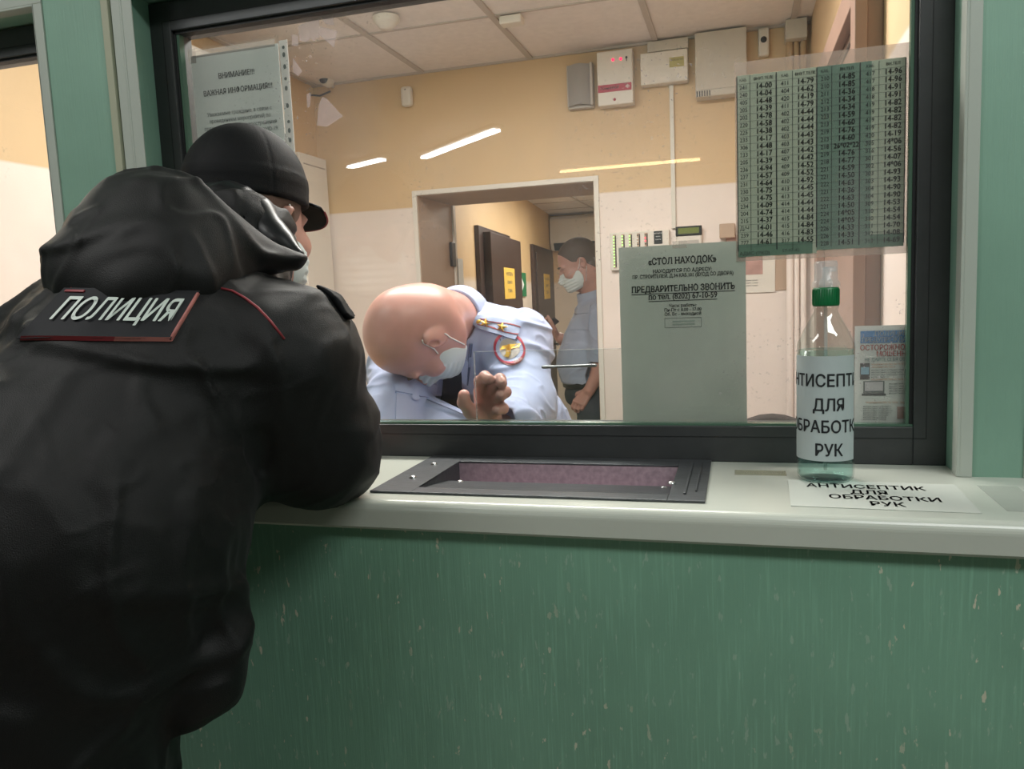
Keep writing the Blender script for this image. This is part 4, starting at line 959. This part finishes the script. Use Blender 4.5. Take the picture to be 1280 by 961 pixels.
# epaulette
ge = FN(on(bs1, [(597, 396), (651, 405), (645, 426), (593, 409)]), .42)
mb = MB(); sewn(mb, ge, 0, 1, 0, 1, M['epa'], .007, 14, 5); ep = mb.build('epaulette', s1)
mb = MB(); sewn(mb, ge, .06, 1, .25, .31, M['piping'], .0078, 12, 1, .006); sewn(mb, ge, .06, 1, .72, .78, M['piping'], .0078, 12, 1, .006); mb.build('red_stripe', ep)
mb = MB(); star(ge, (.24, .50), .34, M['gold'], mb, .009); mb.build('star', ep)
mb = MB(); star(ge, (.64, .50), .30, M['gold'], mb, .009); mb.build('star', ep)
mb = MB(); mb.add([ge(.07+.05*math.cos(a), .5+.17*math.sin(a), .009) for a in np.linspace(0, 2*PI, 12, False)]+[ge(.07, .5, .012)], [(i, (i+1) % 12, 12) for i in range(12)], M['gold'], True); mb.build('button', ep)
# sleeve badge
gs = on(bs1, [(618, 412), (658, 420), (655, 460), (617, 454)])
def disc(r0, r1, m, off, nr=1):
    rs = [r0+(r1-r0)*k/nr for k in range(nr+1)]
    mb.quadgrid([[gs(.5+r*.5*math.cos(a), .5+r*.5*math.sin(a), off) for a in np.linspace(0, 2*PI, 33)] for r in rs], m)
mb = MB(); disc(.02, 1.0, M['pipl'], .0022, 8); disc(.60, .93, M['shirt'], .0030, 4); disc(.82, .94, M['red'], .0038, 2); disc(.02, .62, M['grey'], .0036, 6)
bd = mb.build('sleeve_badge', s1, 'round red rimmed badge')
mb = MB()
for pl in ([(.42, .30), (.56, .30), (.60, .52), (.52, .66), (.42, .54)], [(.44, .50), (.50, .64), (.30, .56), (.22, .40)], [(.54, .50), (.80, .58), (.82, .70), (.52, .64)], [(.44, .32), (.36, .24), (.52, .22), (.54, .32)]): mb.add([gs(u, v, .0056) for u, v in pl], [tuple(range(len(pl)))], M['gold'])
mb.build('eagle', bd)
mb = MB()
for s_, a0, rr, sg, da in (('РОССИЯ', 2.45, .36, -1, .30), ('МВД', -1.05, .44, 1, .20)):
    for i, ch in enumerate(s_):
        a = a0+sg*i*da; v, f = text2d(ch, .105, bold=.01, res=2); th = a-PI/2 if sg < 0 else a+PI/2
        mb.add([gs(.5+rr*math.cos(a)+p[0]*math.cos(th)-p[1]*math.sin(th), .5+rr*math.sin(a)+p[0]*math.sin(th)+p[1]*math.cos(th), .0052) for p in v], f, M['darkprint'] if sg < 0 else M['whitep'])
mb.build('lettering', bd)
sculpt('trousers', lambda p: smin(legs(p, ((-.60, .82, .92), (-.41, .82, .92)), ((-.61, .90, .10), (-.38, .90, .10)), .10, .07), ell(p, (-.505, .82, .98), (.165, .13, .10)), .05)+folds(p, (1, 0, .4), .4, 12, .004, 33),
       (-.75, .60, .05), (-.15, 1.05, 1.10), .007, M['trous'], o1)
boot('shoe', (-.61, .90, 0), (-.2, -1, 0), o1, M['leather']); boot('shoe', (-.38, .90, 0), (.1, -1, 0), o1, M['leather'])

# ------------------------------------------------------------ officer standing in the doorway behind
o2 = thing('person', (-.69, 2.62, 0), 'standing person in grey blue shirt and face mask looking at a phone beyond the doorway', 'person')
H2 = (-.755, 2.60, 1.690); R2 = rotm((-.86, -.26, -.42), (-.40, -.12, .91))
h2r = hand_parts((-.868, 2.655, 1.325), (.1, -.9, .3), (-.75, -.35, .62), (.6, -.3, .5), .75, .95)
h2l = hand_parts((-.690, 2.455, 1.085), (-.8, .3, .2), (-.62, .05, -.78), (.5, .9, -.3), .55, .95)
def o2_body(p):
    d = head_sdf(to_local(p, H2, R2))
    d = smin(d, cone(p, from_local((0, -.03, -.05), H2, R2), (-.675, 2.635, 1.50), .056, .064), .03)
    d = smin(d, chain(p, [((-.68, 2.63, 1.42), .09), ((-.70, 2.62, 1.2), .10), ((-.69, 2.62, 1.02), .11)]), .06)
    d = smin(d, chain(p, [((-.67, 2.60, 1.45), .05), ((-.640, 2.505, 1.43), .048), ((-.632, 2.480, 1.19), .040), ((-.690, 2.455, 1.085), .026)]), .03)
    d = smin(d, chain(p, [((-.69, 2.66, 1.45), .05), ((-.73, 2.80, 1.43), .048), ((-.80, 2.85, 1.21), .038), ((-.868, 2.655, 1.325), .026)]), .03)
    return smin(smin(d, hand_sdf(p, h2r), .01), hand_sdf(p, h2l), .01)
b2 = sculpt('body', o2_body, (-1.02, 2.30, .86), (-.48, 2.98, 1.84), .0032, M['skin2'], o2)
def o2_hair(p):
    q = to_local(p, H2, R2)
    d = ell(q, (0, -.014, .033), (.0800, .1005, .0895))
    d = smin(d, ell(q, (0, -.06, -.03), (.058, .040, .045)), .03)
    d = smax(d, np.interp(q[:, 1], [-.12, -.05, -.025, .03, .055, .085], [-.058, -.055, -.005, .018, .062, .105])-q[:, 2], .004)
    x = q.copy(); x[:, 0] = np.abs(x[:, 0])
    return smax(d, -ell(x, (.08, -.010, -.012), (.03, .024, .036)), .004)
sculpt('hair', o2_hair, (-.92, 2.44, 1.58), (-.60, 2.76, 1.84), .003, M['hair'], o2)
fm = sculpt('face_mask', lambda p: mask_sdf(to_local(p, H2, R2)), (-.96, 2.40, 1.50), (-.66, 2.74, 1.74), .003, M['mask'], o2)
ear_loops(H2, R2, fm, b2)
for s in (-1, 1):
    mb = MB(); mb.tube([from_local((s*x, y, z), H2, R2) for x, y, z in ((.014, .0935, .018), (.030, .0945, .0235), (.046, .085, .020))], [.003, .004, .002], M['hair'], 6); mb.build('eyebrow', o2)
def o2_shirt(p):
    d = chain(p, [((-.705, 2.62, 1.11), .140), ((-.715, 2.62, 1.20), .150), ((-.685, 2.62, 1.34), .130), ((-.675, 2.63, 1.44), .095)], .06)
    d = smin(d, chain(p, [((-.64, 2.515, 1.435), .062), ((-.67, 2.63, 1.465), .075), ((-.73, 2.79, 1.435), .062)], .03), .05)
    d = smin(d, chain(p, [((-.638, 2.505, 1.435), .062), ((-.632, 2.483, 1.235), .060)], .03), .025)
    d = smin(d, chain(p, [((-.735, 2.80, 1.43), .062), ((-.79, 2.84, 1.24), .058)], .03), .025)
    d = d+folds(p, (1, 0, .5), .35, 16, .0045, 41)+folds(p, (1, 0, -.2), .3, 30, .002, 43)
    d = smax(d, -cone(p, (-.675, 2.635, 1.50), from_local((0, -.03, -.04), H2, R2), .060, .072), .008)
    d = smax(d, -cone(p, (-.632, 2.480, 1.245), (-.64, 2.48, 1.15), .045, .07), .006)
    return smax(d, 1.105-p[:, 2], .006)
s2 = sculpt('shirt', o2_shirt, (-.92, 2.30, 1.08), (-.50, 2.94, 1.60), .0036, M['shirt2'], o2)
bs2 = surface(s2)
NB2 = np.array((-.688, 2.630, 1.528)); ND2 = np.array(from_local((0, -.02, -.04), H2, R2))-NB2; ND2 /= np.linalg.norm(ND2)
def o2_collar(p):
    t = (p-A(*NB2))@A(*ND2); r = np.linalg.norm((p-A(*NB2))-t[:, None]*A(*ND2), axis=1)
    return smax(np.abs(r-(.079-.16*t))-.0038, np.abs(t-.010)-.024, .003)
cl2 = sculpt('collar', o2_collar, (-.82, 2.48, 1.40), (-.54, 2.80, 1.62), .003, M['shirt2'], s2)
mb = MB(); mb.add([on(bs2, [c]*4)(0, 0, .006) for c in ((728, 362), (736, 366), (730, 378), (724, 374))], [(0, 1, 2, 3)], M['shirt_d']); mb.build('collar_lining', cl2)
mb = MB(); sewn(mb, on(bs2, [(716, 385), (738, 383), (736, 412), (714, 412)]), 0, 1, 0, 1, M['shirt2'], .003, 6, 6); pk = mb.build('breast_pocket', s2)
mb = MB(); sewn(mb, on(bs2, [(716, 384), (739, 382), (737, 391), (716, 393)]), 0, 1, 0, 1, M['shirt2'], .006, 6, 2); mb.build('pocket_flap', pk)
mb = MB(); sewn(mb, on(bs2, [(707, 384), (715, 378), (717, 382), (709, 388)]), 0, 1, 0, 1, M['navy'], .008, 4, 2); mb.tube([on(bs2, [c]*4)(0, 0, .012) for c in ((713, 384), (716, 380))], .003, M['steel'], 6); mb.build('pen', pk, 'dark pen with a shiny clip')
sculpt('trousers', lambda p: smin(legs(p, ((-.67, 2.53, .95), (-.70, 2.72, .95)), ((-.66, 2.54, .10), (-.69, 2.74, .10)), .098, .068), ell(p, (-.70, 2.62, 1.05), (.145, .155, .10)), .05)+folds(p, (1, 0, .4), .4, 12, .004, 53),
       (-.92, 2.32, .05), (-.45, 2.95, 1.16), .006, M['trous'], o2)
mb = MB(); mb.lathe([(.150, 1.085), (.153, 1.088), (.153, 1.122), (.150, 1.125)], (-.70, 2.62, 0), M['leather'], 32); mb.build('belt', o2)
boot('shoe', (-.66, 2.54, 0), (-1, -.15, 0), o2, M['leather']); boot('shoe', (-.69, 2.74, 0), (-1, .1, 0), o2, M['leather'])
ph = MB(); Rp = Matrix.Translation((-.915, 2.588, 1.385)) @ Matrix(((.62, .1, .78, 0), (-.3, .95, .1, 0), (-.72, -.3, .6, 0), (0, 0, 0, 1))); ph.box(-.006, .004, -.034, .034, -.045, .06, M['black'], Rp)
tag(ph.build('mobile_phone', bevel=.003), 'black mobile phone held up by the person beyond the doorway', 'phone')

# ============================================================ DUTY ROOM FITTINGS
YB = BY-.0005
def dev(name, label, cat, x0, x1, z0, z1, d, m, bevel=.004, part='housing'):
    r = thing(name, ((x0+x1)/2, YB, z0), label, cat); mb = MB(); mb.box(x0, x1, YB-d, YB, z0, z1, m); mb.build(part, r, bevel=bevel); return r
# wall loudspeaker with a curved grille
r = thing('wall_loudspeaker', (-.593, YB, 2.275), 'grey loudspeaker with curved mesh grille on the back wall left of the alarm box', 'loudspeaker')
mb = MB(); G = [[(-.645+.088*i/10, YB-.030-.022*math.sin(PI*(.15+.7*i/10)), 2.285+.155*j/8+.006*math.sin(PI*i/10)) for j in range(9)] for i in range(11)]
mb.quadgrid(G, mat('speaker_grille', '9C9692', .6, bump=.6, bs=900)); mb.build('grille', r)
mb = MB(); mb.box(-.650, -.545, YB-.030, YB, 2.278, 2.448, M['grey']); mb.box(-.556, -.545, YB-.05, YB-.03, 2.283, 2.446, M['grey']); mb.box(-.650, -.643, YB-.04, YB-.03, 2.283, 2.446, M['grey']); mb.build('housing', r, bevel=.004)
# alarm unit with red stripe
r = dev('alarm_unit', 'white alarm box with red lettered stripe and red lights under the ceiling', 'alarm box', -.525, -.386, 2.272, 2.476, .055, M['white'])
f_ = lambda dx, dz: facing(-.4555+dx, YB-.0562, 2.374+dz)
mb = MB(); mb.box(-.523, -.392, YB-.0562, YB-.0548, 2.322, 2.350, M['red']); st = mb.build('stripe', r)
mb = MB(); text(mb, 'Соната-К', facing(-.476, YB-.0568, 2.337), M['whitep'], .0165, bold=.01); text(mb, '_', facing(-.425, YB-.0568, 2.337), M['whitep'], .0165)
for b in ((-.411, -.409, 2.331, 2.342), (-.407, -.405, 2.329, 2.344), (-.403, -.401, 2.333, 2.340), (-.415, -.413, 2.334, 2.339)): mb.box(b[0], b[1], YB-.0568, YB-.056, b[2], b[3], M['whitep'])
mb.build('lettering', st)
for x, z, m in ((-.461, 2.441, 'redled'), (-.431, 2.441, 'redled'), (-.459, 2.292, 'red')):
    mb = MB(); mb.lathe([(.0055, 0), (.0050, -.003), (.0001, -.0045)], (x, YB-.055, z), M[m], 12, axis='y'); mb.build('indicator_light', r)
mb = MB(); mb.lathe([(.0045, 0), (.0045, -.002), (.0001, -.002)], (-.409, YB-.055, 2.444), M['black'], 12, axis='y'); mb.box(-.4105, -.4075, YB-.057, YB-.055, 2.430, 2.444, M['black']); mb.build('keyhole', r)
# control box with yellow sticker, short duct above, vertical duct below
r = dev('junction_box', 'white box with olive sticker on the back wall between alarm box and grey cabinet', 'wall box', -.357, -.178, 2.334, 2.452, .05, M['white'])
mb = MB(); mb.box(-.247, -.192, YB-.0508, YB-.049, 2.388, 2.424, mat('olive_label', 'B3AA6E', .5)); lb = mb.build('sticker', r)
mb = MB(); text(mb, 'ПРИБОР №2', facing(-.2195, YB-.0513, 2.413), M['ink2'], .0085); mb.build('lettering', lb)
mb = MB(); mb.box(-.330, -.176, YB-.04, YB, 2.456, 2.495, M['beige']); tag(mb.build('cable_duct', bevel=.003), 'short pale cable duct lying on top of the white sticker box', 'cable duct')
mb = MB(); mb.box(-.252, -.236, YB-.012, YB, 1.785, 2.333, M['white2']); tag(mb.build('cable_duct', bevel=.001), 'long thin white cable duct running down the wall to the keypad', 'cable duct')
# larger cabinet with vents and a wisp of tape
r = dev('wall_cabinet', 'large pale grey metal cabinet with small vents under the ceiling', 'cabinet', -.150, .036, 2.262, 2.496, .07, M['beige'])
for i in range(6):
    mb = MB(); mb.box(-.146+i*.0092, -.142+i*.0092, YB-.0708, YB-.069, 2.264, 2.284, M['black']); mb.build('vent_slot', r)
mb = MB(); mb.box(-.1505, .0365, YB-.072, YB-.0705, 2.286, 2.2866, M['grey']); mb.build('lid_joint', r)
# motion sensor
r = dev('motion_sensor', 'small white motion sensor right of the large grey cabinet', 'sensor', .078, .117, 2.395, 2.495, .035, M['white'], .008)
mb = MB(); mb.lathe([(.0001, -.012), (.008, -.009), (.012, 0)], (.0975, YB-.034, 2.452), M['darkprint'], 16, axis='y'); mb.build('lens', r)
# pipes in the corner
for i, (x, rr) in enumerate(((.188, .013), (.212, .010), (.236, .011))):
    mb = MB(); mb.tube([(x, BY-.03, 0.02), (x, BY-.03, 1.2), (x, BY-.03, CZ)], rr, M['wall'], 12)
    tag(mb.build('heating_pipe', origin=(0, 0, 0)), ('ochre painted pipe nearest the motion sensor in the room corner', 'thin ochre painted pipe in the middle of the corner bundle', 'ochre painted pipe closest to the right wall in the corner')[i], 'pipe', 'painted corner pipes')
mb = MB(); mb.box(.172, .246, BY-.08, BY-.002, 2.43, 2.499, M['beige']); tag(mb.build('pipe_box', bevel=.003), 'boxed casing at the ceiling round the painted corner pipes', 'casing')
# indicator panel
r = dev('indicator_panel', 'white alarm panel with columns of small green lights above the lost property notice', 'alarm panel', -.497, -.262, 1.632, 1.782, .022, M['white'], .003)
for i, (x, m) in enumerate(((-.484, 'greenled'), (-.450, 'greenled'), (-.420, 'greenled'), (-.388, 'whitep'), (-.358, 'redled'))):
    mb = MB(); mb.box(x-.001, x+.012, YB-.0232, YB-.021, 1.640, 1.774, M['jamb']); cb = mb.build('indicator_column', r)
    mb = MB(); mb.box(x+.007, x+.0115, YB-.0238, YB-.0225, 1.645, 1.770, M['darkprint']); mb.build('caption_strip', cb)
    for j in range(11):
        mb = MB(); z = 1.648+j*.0118; mb.lathe([(.0029, 0), (.002, -.002), (.0001, -.0026)], (x+.002, YB-.0232, z), M[m if (i < 3 or j % 3 != 1) else 'darkprint'], 8, axis='y'); mb.build('light', cb)
mb = MB(); mb.box(-.322, -.289, YB-.024, YB-.021, 1.728, 1.778, M['darkprint']); lb = mb.build('name_plate', r)
mb = MB()
for j in range(3): text(mb, ('СИГНАЛ-20', 'норма', 'тревога')[j], facing(-.3055, YB-.0245, 1.769-j*.012), M['whitep'], .0058)
mb.build('lettering', lb)
# keypad with display
r = dev('keypad', 'dark keypad with green display at the foot of the white cable duct', 'keypad', -.236, -.137, 1.655, 1.788, .022, M['white'], .006)
mb = MB(); mb.box(-.237, -.136, YB-.026, YB-.02, 1.752, 1.790, M['black']); mb.build('display_bezel', r, bevel=.004)
mb = MB(); mb.box(-.227, -.147, YB-.0268, YB-.025, 1.761, 1.783, M['lcd']); mb.build('display', r)
mb = MB(); mb.box(-.226, -.148, YB-.0228, YB-.021, 1.668, 1.735, M['grey']); kb = mb.build('button_field', r)
# calendar and paper at the right of the notice
r = thing('wall_calendar', (.07, YB, 1.515), 'wall calendar with a pinkish picture on the back wall behind the notice edge', 'calendar')
mb = MB(); mb.box(-.053, .135, YB-.006, YB, 1.520, 1.690, M['white']); mb.build('sheet', r)
mb = MB(); mb.box(-.045, .090, YB-.0068, YB-.0055, 1.590, 1.745, M['photo']); mb.build('picture', r)
mb = MB()
for j in range(3): text(mb, 'понедельник вторник среда', facing(.02, YB-.0067, 1.568-j*.010), M['ink2'], .0075)
mb.build('lettering', r)
mb = MB(); mb.box(.002, .178, YB-.003, YB-.0005, 1.525, 1.80, M['jamb']); tag(mb.build('wall_board'), 'pale pinkish board on the back wall behind the calendar', 'board')
mb = MB(); mb.box(-.070, -.012, YB-.03, YB, 1.735, 1.79, M['jamb']); tag(mb.build('switch_box', bevel=.003), 'small pinkish wall box between keypad and phone list', 'wall box')
# small things on the left
r = dev('smoke_sensor', 'small white rounded wall sensor below the ceiling left of the doorway', 'sensor', -1.372, -1.322, 2.365, 2.448, .035, M['white'], .014)
mb = MB(); mb.lathe([(.003, 0), (.0001, -.001)], (-1.347, YB-.035, 2.432), M['black'], 8, axis='y'); mb.build('dot', r)
r = thing('dome_camera', (-1.70, 1.955, 2.50), 'round white camera with dark lens in the far left ceiling corner', 'camera')
mb = MB(); mb.lathe([(.0001, 0), (.024, 0), (.027, -.006), (.027, -.05), (.022, -.055), (.0205, -.05), (.0001, -.048)], (-1.70, 1.97, 2.505), M['white'], 24, axis='y'); mb.build('housing', r)
mb = MB(); mb.lathe([(.0001, -.060), (.012, -.057), (.0205, -.050)], (-1.70, 1.968, 2.505), M['darkprint'], 20, axis='y'); mb.build('lens', r)
mb = MB(); mb.tube([(-1.70, 1.96, 2.505), (-1.70, 1.99, 2.495), (-1.70, 2.0, 2.49)], .008, M['white'], 8); mb.build('bracket', r)
mb = MB(); mb.tube([(-1.71, 1.99, 2.47), (-1.76, 1.985, 2.455), (-1.80, 1.97, 2.46)], .004, M['black'], 6); mb.build('cable', r)
r = thing('smoke_detector', (-.73, 1.50, CZ), 'small white box on the ceiling above the doorway', 'detector')
mb = MB(); mb.box(-.778, -.700, 1.468, 1.520, CZ-.030, CZ-.003, M['white']); mb.build('housing', r, bevel=.005)
r = thing('ceiling_detector', (-1.08, 1.30, CZ), 'round white detector on the ceiling near the top frame', 'detector')
mb = MB(); mb.lathe([(.0001, -.040), (.024, -.038), (.036, -.022), (.045, -.016), (.045, -.0005)], (-1.135, 1.335, CZ), M['white'], 24); mb.build('housing', r)
# air conditioner on the left wall, seen along its front
r = thing('air_conditioner', (-1.70, 1.08, 2.12), 'white air conditioner on the left wall behind the punched notice pocket', 'air conditioner')
mb = MB(); prof = [(LX+.001, 2.370), (LX+.165, 2.370), (LX+.185, 2.350), (LX+.190, 2.185), (LX+.165, 2.140), (LX+.10, 2.120), (LX+.001, 2.120)]
mb.prism(prof, lambda u, v, t: (u, t, v), M['white'], .66, 1.50); mb.build('housing', r, bevel=.006)
mb = MB(); mb.add([(LX+.192, .70, 2.179), (LX+.192, 1.46, 2.179), (LX+.169, 1.46, 2.138), (LX+.169, .70, 2.138)], [(0, 1, 2, 3)], M['darkprint']); mb.box(LX+.10, LX+.165, .70, 1.46, 2.121, 2.1355, M['darkprint']); mb.build('air_outlet', r)
mb = MB(); mb.box(LX+.003, LX+.05, 1.76, 1.985, 0, 2.18, M['white']); cbn = tag(mb.build('locker', bevel=.004), 'tall narrow white locker in the left corner behind the black cap', 'locker')
mb = MB(); mb.box(LX+.050, LX+.054, 1.79, 1.96, 2.135, 2.139, M['grey']); mb.tube([(LX+.052, 1.78, 1.1), (LX+.066, 1.78, 1.1), (LX+.066, 1.78, 1.2), (LX+.052, 1.78, 1.2)], .004, M['steel']); mb.build('handle', cbn)
# acrylic hatch behind the pane with its metal handle
r = thing('acrylic_hatch', (-.21, .05, 1.30), 'clear acrylic hatch sheet with a steel handle standing behind the pane', 'hatch')
mb = MB(); mb.box(-.4315, -.02, .0335, .0365, 1.285, 1.4575, M['acryl']); mb.build('sheet', r)
mb = MB(); mb.box(-.4322, -.4312, .0332, .0368, 1.285, 1.4578, M['clear']); mb.box(-.4315, -.02, .0332, .0368, 1.4572, 1.4582, M['clear']); mb.build('polished_edge', r)
mb = MB(); mb.tube([(-.313, .0295, 1.4302), (-.310, .0293, 1.4302), (-.268, .0293, 1.4308), (-.224, .0293, 1.4316), (-.221, .0295, 1.4316)], [.0018, .0028, .0021, .0028, .0018], M['steel'], 10); mb.build('handle', r)
# desk below the window and chair behind
mb = MB(); mb.box(-1.6, .20, .105, .52, 1.095, 1.125, M['desk']); r = mb.build('desk', bevel=.002)
tag(r, 'long wooden desk top under the window inside the duty room', 'desk')
for x0 in (-1.58, .16): mb = MB(); mb.box(x0, x0+.025, .12, .50, 0, 1.095, M['desk']); mb.build('side_panel', r)
r = thing('office_chair', (.085, 1.02, 0), 'dark office chair whose back top shows behind the bottle', 'chair')
cc = (.085, 1.02)
mb = MB(); pol = [(cc[0]-.145, .86)]+[(cc[0]+.145*math.cos(a), 1.06+.135*math.sin(a)) for a in np.linspace(PI, 0, 15)]+[(cc[0]+.145, .86)]
mb.prism(pol, lambda u, v, t: (u, t, v), M['fabric'], cc[1]-.03, cc[1]+.03); mb.build('backrest', r, bevel=.012)
mb = MB(); mb.prism([(cc[0]+.155*math.cos(a), cc[1]-.22+.17*math.sin(a)) for a in np.linspace(0, 2*PI, 24, False)], lambda u, v, t: (u, v, t), M['fabric'], .62, .70); mb.build('seat', r, bevel=.02)
mb = MB(); mb.tube([(cc[0], cc[1]+.02, .92), (cc[0], cc[1]+.05, .70), (cc[0], cc[1]-.1, .615)], .016, M['black']); mb.build('back_bar', r)
mb = MB(); mb.tube([(cc[0], cc[1]-.24, .10), (cc[0], cc[1]-.24, .62)], .025, M['black'], 14); mb.build('column', r)
for i in range(5):
    a = i*2*PI/5+.3; mb = MB(); mb.tube([(cc[0], cc[1]-.24, .10), (cc[0]+.145*math.cos(a), cc[1]-.24+.145*math.sin(a), .075)], [.022, .014], M['black']); leg = mb.build('leg', r)
    mb = MB(); mb.lathe([(.0001, -.018), (.026, -.018), (.028, 0), (.026, .018), (.0001, .018)], (cc[0]+.140*math.cos(a), cc[1]-.24+.140*math.sin(a), .030), M['black'], 16, axis='y'); mb.build('caster', leg)

# ============================================================ CORRIDOR FITTINGS
def cnotice(t0, t1, z0, z1, d, label):
    r = thing('notice', cw((t0+t1)/2, d, z0), label, 'notice'); mb = MB(); cbox(mb, t0, t1, d, d+.002, z0, z1, M['yellow']); mb.build('sheet', r)
    mb = MB()
    for j, s_ in enumerate(('НЕ ВХОДИТЬ', 'КОМНАТА', 'ОТДЫХА')): text(mb, s_, lambda u, v, j=j: cw((t0+t1)/2+u, d+.003, z1-.20*(z1-z0)-j*.27*(z1-z0)+v), M['ink2'], (z1-z0)*.15, sx=1.1)
    mb.build('lettering', r)
cnotice(.46, .86, 1.525, 1.745, .081, 'yellow notice on the nearer brown corridor door')
cnotice(2.62, 3.02, 1.500, 1.742, .043, 'yellow notice on the farther brown corridor door')
r = thing('exit_sign', cw(1.50, 0, 1.5), 'green exit sign with white arrow on the corridor wall between the brown doors', 'sign')
mb = MB(); cbox(mb, 1.20, 1.78, .001, .012, 1.535, 1.735, M['exit']); mb.build('plate', r)
mb = MB(); ar = [(1.36, 1.622), (1.50, 1.622), (1.45, 1.572), (1.50, 1.572), (1.62, 1.635), (1.50, 1.698), (1.45, 1.698), (1.50, 1.648), (1.36, 1.648)]
mb.add([cw(u+.04, .014, v) for u, v in ar], [(0, 1, 7, 8), (1, 2, 3, 4, 5, 6, 7)], M['whitep']); mb.build('arrow', r)
# air conditioner at the end of the corridor
ex, ey, _ = cw(CT, 0, 0)
r = thing('air_conditioner', (ex+.2, ey, 2.1), 'white air conditioner on the far corridor wall above the standing person', 'air conditioner')
mb = MB(); mb.prism([(ey-.002, 2.352), (ey-.20, 2.352), (ey-.23, 2.32), (ey-.23, 2.08), (ey-.18, 2.0), (ey-.002, 2.0)], lambda u, v, t: (t, u, v), M['white'], ex+.03, ex+.56); mb.build('housing', r, bevel=.01)
mb = MB(); mb.add([(ex+.07, ey-.232, 2.075), (ex+.52, ey-.232, 2.075), (ex+.52, ey-.184, 1.998), (ex+.07, ey-.184, 1.998)], [(0, 1, 2, 3)], M['darkprint']); mb.build('air_outlet', r)
# papers hanging by the doorway lining
mb = MB(); mb.box(-1.330, -1.322, 2.435, 2.52, 1.60, 1.74, M['whitep']); tag(mb.build('paper_sheet'), 'white papers pinned beside the left edge of the doorway', 'paper')
mb = MB(); mb.box(-1.3305, -1.316, 2.36, 2.41, 1.70, 1.815, M['black']); tag(mb.build('wall_switch', bevel=.003), 'black switch on the left doorway lining beside the papers', 'switch')
